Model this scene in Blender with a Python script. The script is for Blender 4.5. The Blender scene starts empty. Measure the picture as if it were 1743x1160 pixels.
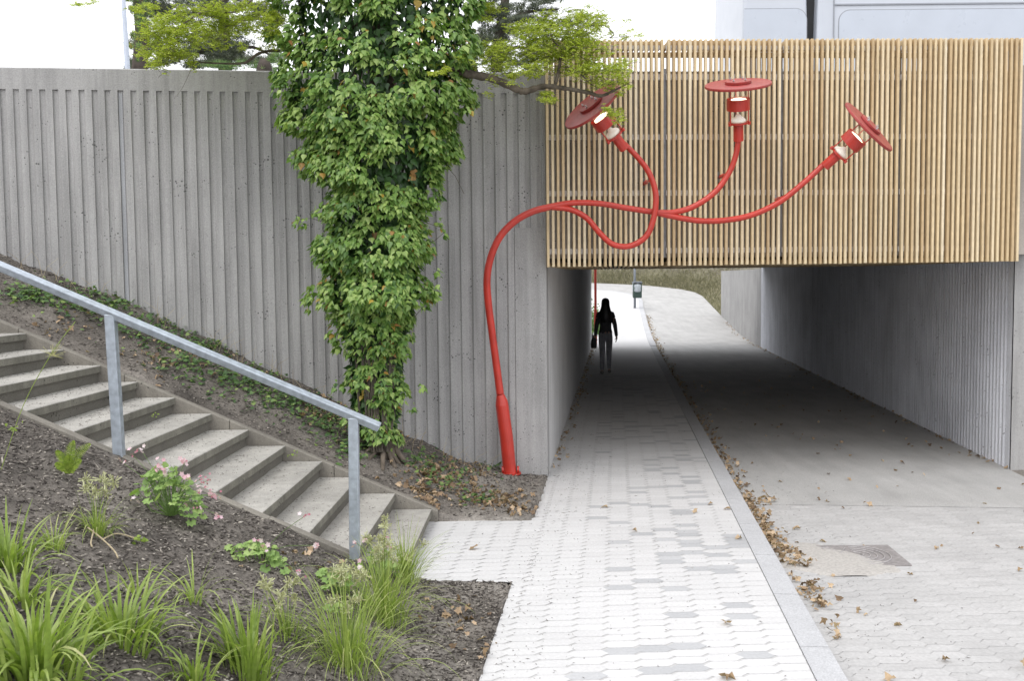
import bpy, bmesh, math, random
import numpy as np
from mathutils import Vector, Matrix
rad = math.radians
SC = bpy.context.scene
COL = SC.collection
# ------------------------------------------------------------------ camera
CAMZ = 2.25; FPX = 1695.0; PITCH = rad(3.66); ROLL = rad(-0.55)
cam_d = bpy.data.cameras.new('camera'); cam = bpy.data.objects.new('camera', cam_d); COL.objects.link(cam)
cam_d.sensor_width = 36; cam_d.lens = 36 * FPX / 1743.0
cam_d.clip_start = 0.05; cam_d.clip_end = 1500
CM = Matrix.Rotation(math.pi / 2 - PITCH, 3, 'X') @ Matrix.Rotation(ROLL, 3, 'Z')
cam.matrix_world = Matrix.Translation((0, 0, CAMZ)) @ CM.to_4x4()
cam_d.dof.use_dof = True; cam_d.dof.focus_distance = 10.8; cam_d.dof.aperture_fstop = 7.1
SC.camera = cam
# ------------------------------------------------------------------ light
SUN_EL, SUN_AZ = rad(52), rad(218)          # azimuth measured clockwise from +Y
w = bpy.data.worlds.new('World'); SC.world = w; w.use_nodes = True
nt = w.node_tree; nt.nodes.clear()
sky = nt.nodes.new('ShaderNodeTexSky'); sky.sky_type = 'NISHITA'; sky.sun_disc = False
sky.sun_elevation = SUN_EL; sky.sun_rotation = SUN_AZ; sky.dust_density = 4.0; sky.air_density = 1.0
mx = nt.nodes.new('ShaderNodeMix'); mx.data_type = 'RGBA'; mx.inputs[0].default_value = 0.86
mx.inputs[7].default_value = (17.2, 17.3, 17.8, 1)     # closed white cloud cover
bg = nt.nodes.new('ShaderNodeBackground'); bg.inputs[1].default_value = 0.1
wo = nt.nodes.new('ShaderNodeOutputWorld')
nt.links.new(sky.outputs[0], mx.inputs[6]); nt.links.new(mx.outputs[2], bg.inputs[0]); nt.links.new(bg.outputs[0], wo.inputs[0])
sd = bpy.data.lights.new('sun', 'SUN'); sd.energy = 0.95; sd.angle = rad(30); sd.color = (1, .97, .92)
sun = bpy.data.objects.new('sun', sd); COL.objects.link(sun)
sdir = Vector((math.sin(SUN_AZ) * math.cos(SUN_EL), math.cos(SUN_AZ) * math.cos(SUN_EL), math.sin(SUN_EL)))
sun.rotation_euler = sdir.to_track_quat('Z', 'Y').to_euler(); sun.location = (0, -5, 20)
SC.view_settings.view_transform = 'Standard'; SC.view_settings.look = 'None'
SC.view_settings.exposure = 0.22; SC.view_settings.gamma = 1.0
SC.view_settings.use_curve_mapping = False
SC.cycles.max_bounces = 8; SC.cycles.diffuse_bounces = 5; SC.cycles.transparent_max_bounces = 12

def at(px, py, Y):
    d = CM @ Vector(((px - 871.5) / FPX, -(py - 580) / FPX, -1)); t = Y / d.y
    return Vector((d.x * t, Y, CAMZ + d.z * t))
def atz(px, py, z):
    d = CM @ Vector(((px - 871.5) / FPX, -(py - 580) / FPX, -1)); t = (z - CAMZ) / d.z
    return Vector((d.x * t, d.y * t, z))
# ------------------------------------------------------------------ mesh helpers
rng = np.random.default_rng(7); random.seed(7)
def wloc(o):
    v = Vector((0, 0, 0))
    while o is not None:
        v += o.location; o = o.parent
    return v
def tag(o, label=None, cat=None, group=None, kind=None):
    if label: o['label'] = label
    if cat: o['category'] = cat
    if group: o['group'] = group
    if kind: o['kind'] = kind
    return o
def empty(name, loc, label, cat, group=None):
    o = bpy.data.objects.new(name, None); COL.objects.link(o); o.location = loc; o.empty_display_size = .2
    return tag(o, label, cat, group)
def make(name, V, F, mat, parent=None, tint=None, smooth=False, origin=None):
    V = np.asarray(V, dtype=np.float64).reshape(-1, 3)
    off = Vector((0, 0, 0))
    if parent is not None: off = wloc(parent)
    elif origin is not None: off = Vector(origin)
    V = V - np.array(off)
    me = bpy.data.meshes.new(name)
    if isinstance(F, np.ndarray):
        k = F.shape[1]; n = len(F)
        me.vertices.add(len(V)); me.vertices.foreach_set('co', V.astype(np.float32).ravel())
        me.loops.add(n * k); me.loops.foreach_set('vertex_index', F.astype(np.int32).ravel())
        me.polygons.add(n); me.polygons.foreach_set('loop_start', np.arange(0, n * k, k, dtype=np.int32))
        me.polygons.foreach_set('loop_total', np.full(n, k, dtype=np.int32))
        me.update(calc_edges=True); me.validate()
    else:
        me.from_pydata([tuple(v) for v in V], [], [tuple(f) for f in F]); me.update()
    if tint is not None:
        a = me.attributes.new('tint', 'FLOAT', 'POINT'); a.data.foreach_set('value', np.asarray(tint, dtype=np.float32))
    if smooth: me.polygons.foreach_set('use_smooth', [True] * len(me.polygons))
    if mat: me.materials.append(mat)
    o = bpy.data.objects.new(name, me); COL.objects.link(o)
    if parent is not None: o.parent = parent
    elif origin is not None: o.location = off
    return o
class MB:
    def __init__(s): s.V = []; s.F = []; s.T = []; s.n = 0
    def add(s, V, F, t=0.5):
        V = [tuple(v) for v in V]; s.V += V
        s.F += [tuple(i + s.n for i in f) for f in F]
        s.T += ([t] * len(V) if not hasattr(t, '__len__') else list(t)); s.n += len(V); return s
    def box(s, c, d, t=.5, R=None):
        v = []
        for x in (-.5, .5):
            for y in (-.5, .5):
                for z in (-.5, .5):
                    p = Vector((x * d[0], y * d[1], z * d[2]))
                    if R is not None: p = R @ p
                    v.append(p + Vector(c))
        return s.add(v, [(0, 1, 3, 2), (4, 6, 7, 5), (0, 4, 5, 1), (2, 3, 7, 6), (0, 2, 6, 4), (1, 5, 7, 3)], t)
    def prism(s, base, top, t=.5):                      # base, top: matching loops (ccw from above)
        n = len(base)
        return s.add(list(base) + list(top), [tuple(range(n))[::-1], tuple(range(n, 2 * n))] +
                     [(i, (i + 1) % n, n + (i + 1) % n, n + i) for i in range(n)], t)
    def tube(s, pts, r, seg=10, t=.5, caps=True):
        V, F = sweep(pts, r, seg, caps); return s.add(V, F, t)
    def rbox(s, c, d, b=.01, t=.5, R=None, seg=2):
        bm = bmesh.new(); bmesh.ops.create_cube(bm, size=1)
        for v in bm.verts: v.co = Vector((v.co.x * d[0], v.co.y * d[1], v.co.z * d[2]))
        bmesh.ops.bevel(bm, geom=bm.edges[:], offset=b, segments=seg, profile=.5, affect='EDGES')
        bm.verts.index_update()
        V = [((R @ v.co) if R is not None else v.co) + Vector(c) for v in bm.verts]
        F = [tuple(v.index for v in f.verts) for f in bm.faces]; bm.free()
        return s.add(V, F, t)
    def lathe(s, prof, seg=24, M=None, t=.5):           # prof: (r, z) list, transformed by M
        V = []; F = []
        for r, z in prof:
            for i in range(seg):
                a = 2 * math.pi * i / seg; p = Vector((r * math.cos(a), r * math.sin(a), z))
                V.append(M @ p if M is not None else p)
        n = len(prof)
        for j in range(n - 1):
            for i in range(seg):
                k = (i + 1) % seg; F.append((j * seg + i, j * seg + k, (j + 1) * seg + k, (j + 1) * seg + i))
        if prof[0][0] > 1e-6: F.append(tuple(range(seg))[::-1])
        if prof[-1][0] > 1e-6: F.append(tuple(range((n - 1) * seg, n * seg)))
        return s.add(V, F, t)
    def build(s, name, mat, parent=None, smooth=False, origin=None):
        return make(name, np.array(s.V), s.F, mat, parent, s.T, smooth, origin)
def sweep(pts, r, seg=10, caps=True):
    pts = [Vector(p) for p in pts]; n = len(pts)
    if not hasattr(r, '__len__'): r = [r] * n
    V = []; F = []; up = None
    for i, p in enumerate(pts):
        t = (pts[min(i + 1, n - 1)] - pts[max(i - 1, 0)])
        t = t.normalized() if t.length > 1e-9 else Vector((0, 0, 1))
        if up is None:
            up = Vector((0, 0, 1)) if abs(t.z) < .9 else Vector((1, 0, 0))
            up = (up - t * up.dot(t)).normalized()
        else:
            up = (up - t * up.dot(t)); up = up.normalized() if up.length > 1e-6 else t.orthogonal().normalized()
        s_ = t.cross(up)
        for k in range(seg):
            a = 2 * math.pi * k / seg; V.append(p + (up * math.cos(a) + s_ * math.sin(a)) * r[i])
    for i in range(n - 1):
        for k in range(seg):
            k2 = (k + 1) % seg; F.append((i * seg + k, (i + 1) * seg + k, (i + 1) * seg + k2, i * seg + k2))
    if caps: F.append(tuple(range(seg))); F.append(tuple(range((n - 1) * seg, n * seg))[::-1])
    return V, F
def spline(P, m=8, closed=False):                       # Catmull-Rom through points of any dimension
    P = [np.array(p, float) for p in P]; out = []
    for i in range(len(P) - 1):
        p0 = P[max(i - 1, 0)]; p1 = P[i]; p2 = P[i + 1]; p3 = P[min(i + 2, len(P) - 1)]
        for k in range(m):
            t = k / m
            out.append(.5 * ((2 * p1) + (-p0 + p2) * t + (2 * p0 - 5 * p1 + 4 * p2 - p3) * t * t + (-p0 + 3 * p1 - 3 * p2 + p3) * t ** 3))
    out.append(P[-1]); return out
def vnoise(x, y, seed=0):
    x = np.asarray(x, float); y = np.asarray(y, float)
    xi = np.floor(x).astype(np.int64); yi = np.floor(y).astype(np.int64); fx = x - xi; fy = y - yi
    def h(a, b):
        n = (a * 374761393 + b * 668265263 + seed * 974711) & 0xffffffff
        n = ((n ^ (n >> 13)) * 1274126177) & 0xffffffff
        return ((n ^ (n >> 16)) & 0xffff) / 65535.0
    u = fx * fx * (3 - 2 * fx); v = fy * fy * (3 - 2 * fy)
    return (h(xi, yi) * (1 - u) + h(xi + 1, yi) * u) * (1 - v) + (h(xi, yi + 1) * (1 - u) + h(xi + 1, yi + 1) * u) * v
def frames(D, Nn):                                      # rows: tip direction D, approximate normal N -> 3x3 with columns x,y,z
    D = D / np.linalg.norm(D, axis=1, keepdims=True)
    X = np.cross(D, Nn); X /= (np.linalg.norm(X, axis=1, keepdims=True) + 1e-9); Z = np.cross(X, D)
    return np.stack([X, D, Z], axis=2)
def scatter(Tv, Tf, P, R, S, tint):
    Tv = np.asarray(Tv, float); Tf = np.asarray(Tf); n = len(P); m = len(Tv)
    S = np.asarray(S, float)
    if S.ndim == 1: S = np.repeat(S[:, None], 3, 1)
    L = Tv[None, :, :] * S[:, None, :]
    V = np.einsum('nij,nmj->nmi', R, L) + P[:, None, :]
    F = Tf[None, :, :] + (np.arange(n) * m)[:, None, None]
    return V.reshape(-1, 3), F.reshape(-1, Tf.shape[1]), np.repeat(tint, m)
def fan(outline, c=(0, .35, 0), fold=.22):
    V = [c] + [(x, y, -fold * abs(x) - .12 * y * y) for x, y in outline]; n = len(outline)
    return np.array(V), np.array([(0, 1 + i, 1 + (i + 1) % n) for i in range(n)])
def rnd(n, s=1): return rng.normal(0, s, (n, 3))
# ------------------------------------------------------------------ materials
def M_new(name):
    m = bpy.data.materials.new(name); m.use_nodes = True; nt = m.node_tree
    return m, nt, nt.nodes['Principled BSDF']
def nd(nt, t, **kw):
    n = nt.nodes.new(t)
    for k, v in kw.items():
        if isinstance(v, bpy.types.NodeSocket): nt.links.new(v, n.inputs[k.replace('_', ' ')] if not k.startswith('i') or not k[1:].isdigit() else n.inputs[int(k[1:])])
        elif k.startswith('i') and k[1:].isdigit(): n.inputs[int(k[1:])].default_value = v
        elif k in ('operation', 'blend_type', 'data_type', 'feature', 'noise_dimensions', 'attribute_name', 'use_clamp', 'distance'): setattr(n, k, v)
        else: n.inputs[k.replace('_', ' ')].default_value = v
    return n
def coords(nt, sc=(1, 1, 1), rot=(0, 0, 0)):
    tc = nt.nodes.new('ShaderNodeTexCoord'); mp = nt.nodes.new('ShaderNodeMapping')
    mp.inputs['Scale'].default_value = sc; mp.inputs['Rotation'].default_value = rot
    nt.links.new(tc.outputs['Object'], mp.inputs['Vector']); return mp.outputs[0]
def ramp(nt, fac, stops):
    r = nt.nodes.new('ShaderNodeValToRGB'); e = r.color_ramp.elements
    while len(e) < len(stops): e.new(.5)
    for i, (p, c) in enumerate(stops):
        e[i].position = p; e[i].color = (*c, 1) if hasattr(c, '__len__') else (c, c, c, 1)
    nt.links.new(fac, r.inputs[0]); return r.outputs[0]
def noise(nt, vec, sc, det=4, rough=.55):
    n = nt.nodes.new('ShaderNodeTexNoise'); n.inputs['Scale'].default_value = sc; n.inputs['Detail'].default_value = det
    n.inputs['Roughness'].default_value = rough; nt.links.new(vec, n.inputs['Vector']); return n.outputs['Fac']
def mul(nt, a, b, f=1.0, bt='MULTIPLY'):
    n = nt.nodes.new('ShaderNodeMix'); n.data_type = 'RGBA'; n.blend_type = bt; n.inputs[0].default_value = f
    for k, x in ((6, a), (7, b)):
        if isinstance(x, bpy.types.NodeSocket): nt.links.new(x, n.inputs[k])
        else: n.inputs[k].default_value = (*x, 1) if hasattr(x, '__len__') else (x, x, x, 1)
    return n.outputs[2]
def bump(nt, bs, h, st=.3, dist=.01):
    b = nt.nodes.new('ShaderNodeBump'); b.inputs['Strength'].default_value = st; b.inputs['Distance'].default_value = dist
    nt.links.new(h, b.inputs['Height']); nt.links.new(b.outputs[0], bs.inputs['Normal'])
def concrete(name, c, streak=.35, pits=True, rough=.9, blotch=.25, tint=None, bst=.5, streaks=(7, 7, .35)):
    m, nt, bs = M_new(name); v = coords(nt)
    col = mul(nt, c, ramp(nt, noise(nt, v, 1.3, 5), [(.3, 1 - blotch), (.7, 1.0)]))
    col = mul(nt, col, ramp(nt, noise(nt, coords(nt, streaks), 1.6, 4, .6), [(.32, 1 - streak), (.62, 1.0)]))
    col = mul(nt, col, ramp(nt, noise(nt, v, 90, 3, .7), [(.3, .76), (.7, 1.10)]))
    h = noise(nt, v, 60, 4, .7)
    if pits:
        vo = nt.nodes.new('ShaderNodeTexVoronoi'); vo.inputs['Scale'].default_value = 27; nt.links.new(v, vo.inputs['Vector'])
        d = nt.nodes.new('ShaderNodeMath'); d.operation = 'ADD'; nt.links.new(vo.outputs['Distance'], d.inputs[0])
        g = noise(nt, v, 5, 2); nt.links.new(g, d.inputs[1])
        p = ramp(nt, d.outputs[0], [(.52, .34), (.585, 1.0)]); col = mul(nt, col, p); h = mul(nt, h, p)
    if tint:
        a = nt.nodes.new('ShaderNodeAttribute'); a.attribute_name = 'tint'
        col = mul(nt, col, ramp(nt, a.outputs['Fac'], [(0, tint[0]), (1, tint[1])]))
    nt.links.new(col, bs.inputs['Base Color']); bs.inputs['Roughness'].default_value = rough
    bs.inputs['Specular IOR Level'].default_value = .25
    bump(nt, bs, h, bst, .006); return m
def plain(name, c, rough=.5, metal=0, spec=.5, coat=0, var=.1, sc=12, b=0.0):
    m, nt, bs = M_new(name); v = coords(nt)
    col = mul(nt, c, ramp(nt, noise(nt, v, sc, 5), [(.3, 1 - var), (.7, 1 + var * .3)]))
    nt.links.new(col, bs.inputs['Base Color'])
    rr = nt.nodes.new('ShaderNodeMapRange'); nt.links.new(noise(nt, v, sc * 1.7, 4), rr.inputs[0])
    rr.inputs[3].default_value = max(.02, rough - .1); rr.inputs[4].default_value = min(1, rough + .1); nt.links.new(rr.outputs[0], bs.inputs['Roughness'])
    bs.inputs['Metallic'].default_value = metal; bs.inputs['Specular IOR Level'].default_value = spec
    bs.inputs['Coat Weight'].default_value = coat; bs.inputs['Coat Roughness'].default_value = .15
    if b: bump(nt, bs, noise(nt, v, sc * 6, 4, .7), b, .004)
    return m
def leafmat(name, stops, rough=.45, trans=.35, spec=.4):
    m, nt, bs = M_new(name); a = nt.nodes.new('ShaderNodeAttribute'); a.attribute_name = 'tint'
    col = ramp(nt, a.outputs['Fac'], stops)
    col = mul(nt, col, ramp(nt, noise(nt, coords(nt), 40, 2), [(.3, .8), (.7, 1.1)]))
    nt.links.new(col, bs.inputs['Base Color']); bs.inputs['Roughness'].default_value = rough; bs.inputs['Specular IOR Level'].default_value = spec
    tr = nt.nodes.new('ShaderNodeBsdfTranslucent'); nt.links.new(mul(nt, col, (1.1, 1.25, .5)), tr.inputs[0])
    ms = nt.nodes.new('ShaderNodeMixShader'); ms.inputs[0].default_value = trans
    nt.links.new(bs.outputs[0], ms.inputs[1]); nt.links.new(tr.outputs[0], ms.inputs[2])
    nt.links.new(ms.outputs[0], nt.nodes['Material Output'].inputs[0]); return m
def attrmat(name, stops, rough=.85, var=.15, sc=30, b=.3, spec=.25, streaks=None, stain=None):
    m, nt, bs = M_new(name); a = nt.nodes.new('ShaderNodeAttribute'); a.attribute_name = 'tint'; v = coords(nt)
    col = ramp(nt, a.outputs['Fac'], stops)
    col = mul(nt, col, ramp(nt, noise(nt, v, sc, 4, .65), [(.3, 1 - var), (.7, 1 + var * .4)]))
    if stain: col = mul(nt, col, ramp(nt, noise(nt, v, stain[0], 6, .6), [(.35, stain[1]), (.62, 1.0)]))
    if streaks: col = mul(nt, col, ramp(nt, noise(nt, coords(nt, streaks), 3, 5, .6), [(.3, .78), (.65, 1.05)]))
    nt.links.new(col, bs.inputs['Base Color']); bs.inputs['Roughness'].default_value = rough; bs.inputs['Specular IOR Level'].default_value = spec
    if b: bump(nt, bs, noise(nt, v, sc * 3, 4, .7), b, .004)
    return m
m_wall = concrete('ribbed_concrete', (.445, .440, .436), streak=.26, blotch=.18)
m_pier = concrete('smooth_concrete', (.45, .445, .44), streak=.22, blotch=.2, pits=True)
m_tunnelw = concrete('painted_concrete', (.68, .68, .68), streak=.16, blotch=.14, pits=False)
m_corr = concrete('limewashed_concrete', (.82, .84, .90), streak=.2, blotch=.22, pits=True)
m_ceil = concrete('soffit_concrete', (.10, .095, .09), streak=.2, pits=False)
m_beam = concrete('weathered_concrete', (.50, .455, .41), streak=.3, pits=True)
m_tile = attrmat('paving_stone', [(0, (.47, .465, .46)), (.1, (.54, .535, .53)), (.3, (.585, .582, .582)), (.7, (.625, .623, .623)), (.9, (.47, .475, .485)), (1, (.43, .435, .445))], .85, .10, 45, .25, stain=(.9, .93))
m_paver = attrmat('road_paver', [(0, (.405, .40, .395)), (.12, (.44, .435, .43)), (.3, (.45, .445, .44)), (1, (.50, .495, .49))], .88, .14, 40, .3, stain=(.7, .86))
m_asph = concrete('dusty_asphalt', (.50, .495, .485), streak=.12, blotch=.16, pits=False, bst=.8, streaks=(3, .4, 3))
m_kerb = concrete('kerb_granite', (.52, .525, .54), streak=.05, blotch=.12, pits=False, bst=.3)
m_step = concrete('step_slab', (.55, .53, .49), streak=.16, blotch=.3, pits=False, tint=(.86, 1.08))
m_riser = concrete('step_riser', (.20, .19, .165), streak=.1, blotch=.3, pits=True, bst=1)  # rough concrete, colour darkened for the shade on the riser faces
m_nosing_shade = concrete('shaded_step_edge', (.27, .26, .22), streak=.3, blotch=.4, pits=True)  # shade on the step front edges, put into the colour
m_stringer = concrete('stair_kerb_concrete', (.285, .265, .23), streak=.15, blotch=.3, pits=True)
m_soil = attrmat('bark_soil', [(0, (.125, .112, .10)), (.5, (.215, .194, .172)), (1, (.34, .315, .285))], .95, .55, 55, 1.0, .15, stain=(3, .6))
m_bark_chip = attrmat('bark_chip', [(0, (.06, .052, .048)), (.55, (.20, .18, .16)), (.85, (.37, .335, .295)), (1, (.52, .48, .42))], .95, .3, 60, .3, .15)
m_wood = attrmat('larch_slat', [(0, (.53, .39, .22)), (.5, (.67, .53, .325)), (1, (.76, .65, .46))], .6, .13, 16, .1, .3, streaks=(30, 30, 1.2))
m_rail = concrete('weathered_rail', (.82, .80, .80), streak=.2, pits=False, blotch=.2)
m_gap = plain('steel_upright', (.42, .43, .46), .5, .5, var=.3)
m_red = plain('red_paint', (.50, .038, .024), .34, 0, .5, .12, .18, 7, .03)
m_reddisc = plain('red_disc_paint', (.34, .045, .04), .42, 0, .4, .1, .2, 9)
m_galv = plain('galvanised_steel', (.43, .48, .54), .48, .45, .5, 0, .28, 22, .05)
m_bolt = plain('steel_bolt', (.6, .6, .6), .3, 1)
m_white = plain('white_vehicle_paint', (.53, .565, .63), .35, 0, .5, .3, .04, 3)
m_black = plain('black_rubber', (.02, .021, .022), .6)
m_bark = plain('tree_bark', (.15, .125, .10), .95, 0, .2, 0, .6, 14, 1.0)
m_twig = plain('twig_bark', (.12, .105, .085), .9, 0, .2, 0, .4, 20, .3)
m_pbark = plain('pine_bark', (.09, .075, .065), .95, 0, .2, 0, .5, 8, .6)
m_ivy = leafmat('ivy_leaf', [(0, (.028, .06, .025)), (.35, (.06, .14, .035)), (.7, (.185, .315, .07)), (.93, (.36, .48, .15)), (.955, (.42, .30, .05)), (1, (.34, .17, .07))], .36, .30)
m_rob = leafmat('locust_leaf', [(0, (.26, .31, .035)), (.5, (.42, .49, .07)), (1, (.58, .62, .15))], .5, .45)
m_pine = leafmat('pine_needle', [(0, (.06, .075, .06)), (.6, (.11, .135, .095)), (1, (.19, .21, .14))], .6, .2)
m_grass = leafmat('woodrush_blade', [(0, (.13, .19, .04)), (.5, (.27, .37, .08)), (.85, (.42, .49, .17)), (1, (.62, .55, .34))], .40, .35)
m_ger = leafmat('cranesbill_leaf', [(0, (.17, .28, .08)), (.6, (.30, .45, .14)), (1, (.42, .53, .20))], .5, .3)
m_fern = leafmat('fern_frond', [(0, (.22, .33, .05)), (1, (.40, .50, .10))], .5, .35)
m_petal = leafmat('pink_petal', [(0, (.50, .16, .24)), (.5, (.72, .42, .52)), (1, (.82, .72, .78))], .5, .3)
m_seed = leafmat('cream_seed_head', [(0, (.42, .42, .20)), (1, (.66, .66, .45))], .7, .3)
m_dry = leafmat('dry_leaf', [(0, (.13, .085, .055)), (.5, (.36, .25, .155)), (.9, (.58, .44, .30)), (1, (.62, .45, .08))], .7, .15)
m_straw = leafmat('dry_straw', [(0, (.30, .22, .13)), (1, (.58, .49, .34))], .8, .2)
m_gcover = leafmat('ground_ivy_leaf', [(0, (.05, .10, .04)), (.7, (.13, .23, .07)), (1, (.25, .34, .10))], .5, .25)
m_bank = attrmat('netted_bank', [(0, (.20, .19, .12)), (.5, (.21, .19, .15)), (1, (.19, .18, .155))], .95, .4, 9, .8, .1, stain=(.5, .6))
# ------------------------------------------------------------------ layout frame of the underpass
TD = np.array([.1038, .9946]); TR = np.array([.9946, -.1038]); TO = np.array([.385, 11.05])
def uv(u, v): p = TO + TD * u + TR * v; return p[0], p[1]
def inv(x, y): q = np.stack([np.asarray(x) - TO[0], np.asarray(y) - TO[1]]); return TD[0] * q[0] + TD[1] * q[1], TR[0] * q[0] + TR[1] * q[1]
UT = 20.9; VK = 1.863; VK2 = 2.035; VR = 5.364; ROAD = -.07; ZC = 2.47
def zr(Y):
    Y = np.asarray(Y, float); return np.where(Y < 32, 0, np.where(Y < 40, .07 * (Y - 32) ** 2 / 16, .28 + .07 * (Y - 40)))
def lineX(v, Y): return TO[0] + TR[0] * v + (Y - TO[1] - TR[1] * v) * TD[0] / TD[1]
def wallY(X): return 11.05 + .1157 * (X - .385)
# terrain of the planted banks
WBX = [-12, -5.2, -3.93, -2.84, -1.98, -1.1, -.46, .1, .5]; WBZ = [5.3, 2.5, 1.95, 1.40, .94, .47, .19, .05, .02]
def terr(X, Y, fine=True):
    X = np.asarray(X, float); Y = np.asarray(Y, float)
    ss = np.maximum(.02, .13 + .45 * (-.78 - X))
    wb = np.interp(X, WBX, WBZ); t = np.clip((Y - 9.1) / (wallY(X) - 9.1), 0, 1)
    back = ss * (1 - t) + wb * t + .05 * np.sin(np.pi * t)
    sf = .02 + .4528 * np.log1p(np.exp((-.615 - X) / .10)) * .10
    sf = np.minimum(sf, 3.2) + .04 * np.clip(6.8 - Y, 0, 5) * np.clip(-.6 - X, 0, 1)
    z = np.where(Y > 8.2, back, sf)
    st = (Y > 7.0) & (Y < 9.13) & (X < -.74)
    z = np.where(st, z - .42, z)
    land = (Y > 7.17) & (Y < 9.08) & (X >= -.80)
    pl = lineX(0, Y)
    if fine:
        n = (vnoise(X * 3.1, Y * 3.1, 1) - .5) * .05 + (vnoise(X * 11, Y * 11, 2) - .5) * .03 + (vnoise(X * 37, Y * 37, 3) - .5) * .02
        z = z + n * np.clip((z + .03) * 8, .25, 1)
    z = np.where(land | (X > pl), -.05, z)
    return z
_GY = np.arange(1.5, 14, .015)
def ground(px, py):                                     # where the ray through a pixel meets the bank
    d = CM @ Vector(((px - 871.5) / FPX, -(py - 580) / FPX, -1)); t = _GY / d.y; x = d.x * t; z = CAMZ + d.z * t
    k = int(np.argmax(z <= terr(x, _GY, False))); return Vector((x[k], _GY[k], z[k]))
# ================================================================== SETTING
mb = MB(); mb.add([(-300, -60, -.30), (300, -60, -.30), (300, 500, -.30), (-300, 500, -.30)], [(0, 1, 2, 3)], .5)
tag(mb.build('ground', m_soil), kind='structure')
# bank terrain
def grid(name, xs, ys, f, mat, tintf=None, hole=None):
    X, Y = np.meshgrid(xs, ys); Z = f(X, Y); V = np.stack([X, Y, Z], -1).reshape(-1, 3); nx = len(xs); ny = len(ys)
    i = (np.arange(ny - 1)[:, None] * nx + np.arange(nx - 1)[None, :]).ravel()
    F = np.stack([i, i + 1, i + nx + 1, i + nx], 1)
    t = (tintf(X, Y) if tintf is not None else np.full(X.shape, .5)).ravel()
    return make(name, V, F, mat, None, t, True)
def soil_tint(X, Y):
    base = .35 + .5 * (vnoise(X * 2, Y * 2, 9) - .5) + .3 * (vnoise(X * 9, Y * 9, 5) - .5)
    base = base + np.clip((X + 1.0) * .6, 0, .5) * (Y > 9) + np.clip((X + 1.2) * .4, 0, .3) * (Y < 8)
    return np.clip(base, 0, 1)
tag(grid('planted_bank', np.arange(-8.0, .62, .035), np.arange(1.0, 11.2, .035), terr, m_soil, soil_tint), kind='structure')
tag(grid('upper_ground', np.linspace(-60, .3, 20), np.linspace(11.3, 31, 12), lambda X, Y: 4.0 + 0 * X, m_soil), kind='structure')
tag(grid('upper_ground_beyond_road', np.linspace(9.5, 60, 20), np.linspace(12.2, 31, 12), lambda X, Y: 4.0 + 0 * X, m_soil), kind='structure')
mb = MB(); mb.add([(-60, wallY(-60) + .4, 3.99), (.3, 11.45, 3.99), (.3, 31, 3.99), (-60, 31, 3.99)], [(0, 1, 2, 3)]);  tag(mb.build('verge', m_soil), kind='structure')
# footpath stones: rows across the path, zigzag joints
def stones(u0, u1, v0, v1, w_, h_, accept, tintf, z0, seed, e=.010, s=.022, gap=.0035, name='x'):
    r = random.Random(seed); P = []; F = []; T = []; c = s; xp = 2 * (w_ - c); k = int(u0 / (h_ / 2))   # elongated hexagon stones
    while k * h_ / 2 < u1:
        y = k * h_ / 2; j = int(v0 / xp) - 2; off = xp / 2 if k % 2 else 0
        while j * xp + off < v1:
            x = j * xp + off; a = w_ / 2 - gap; q = w_ / 2 - c; hh = h_ / 2 - gap
            pts = [(x - q, y - hh - e), (x + q, y - hh + e), (x + a, y + e * 1.6), (x + q, y + hh + e), (x - q, y + hh - e), (x - a, y - e * 1.6)]
            pts = accept(x, y, pts)
            if pts:
                t = tintf(x, y, r); dz = r.uniform(-.0004, .0004); n = len(P)
                for v, u in pts:
                    X_, Y_ = uv(u, v); P.append((X_, Y_, z0 + dz)); T.append(t)
                F.append(tuple(range(n, n + len(pts))))
            j += 1
        k += 1
    return P, F, T
U_L0, U_L1 = -3.83, -1.90                                 # landing in front of the stairs (u range)
def acc_path(v, u, pts):
    if v > VK: return None
    if v < 0.0:
        x, y = uv(u, v)
        if not (7.18 < y < 9.10 and x > -.86): return None
        out = []
        for a, b in pts: out.append((a, b))
        return out
    return [(min(max(a, 0.0 if not (U_L0 < b < U_L1) else -9), VK - .001), b) for a, b in pts]
def t_path(v, u, r):
    if v > .55 and r.random() < (.17 if v > .75 else .09): return r.uniform(.86, 1)
    return r.uniform(.32, .68)
P, F, T = stones(-11, 11.5, -1.6, VK + .2, .250, .112, acc_path, t_path, 0, 3, e=.010, s=.052, gap=.0012)
n = len(P)
def sheet(lst, z, t=0.05):
    global P, F, T
    n = len(P); P += [(x, y, z) for x, y in lst]; T += [t] * len(lst); F.append(tuple(range(n, n + len(lst))))
sheet([uv(-11, 0), uv(-11, VK), uv(11.5, VK), uv(11.5, 0)], -.0022)
sheet([(-.86, 7.18), uv(U_L0, 0), uv(U_L1, 0), (-.78, 9.09)], -.0030)
def ribbon(ys, xl, xr, z, tint):
    V = []; F = []; T = []
    for y, a, b, zz in zip(ys, xl, xr, z):
        for q in np.linspace(0, 1, 5): V.append((a + (b - a) * q, y, zz)); T.append(tint)
    for i in range(len(ys) - 1):
        for k in range(4): F.append((i * 5 + k, i * 5 + k + 1, (i + 1) * 5 + k + 1, (i + 1) * 5 + k))
    return V, F, T
yw0 = uv(11.5, 0)[1]
kY = [22.4, 30, 36, 42, 47, 50, 52, 54, 55.5, 56.5, 57.3, 57.8, 58.0]
kX = [lineX(VK, y) for y in kY[:5]] + [6.38, 6.5, 6.3, 5.8, 5.1, 4.0, 2.6, -10]
ys = np.concatenate([np.linspace(22.2, 50, 60), np.linspace(50.3, 58, 30)])
xr_ = np.interp(ys, kY, kX); xr_ = np.where(ys < 47, lineX(VK, ys), xr_)
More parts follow.
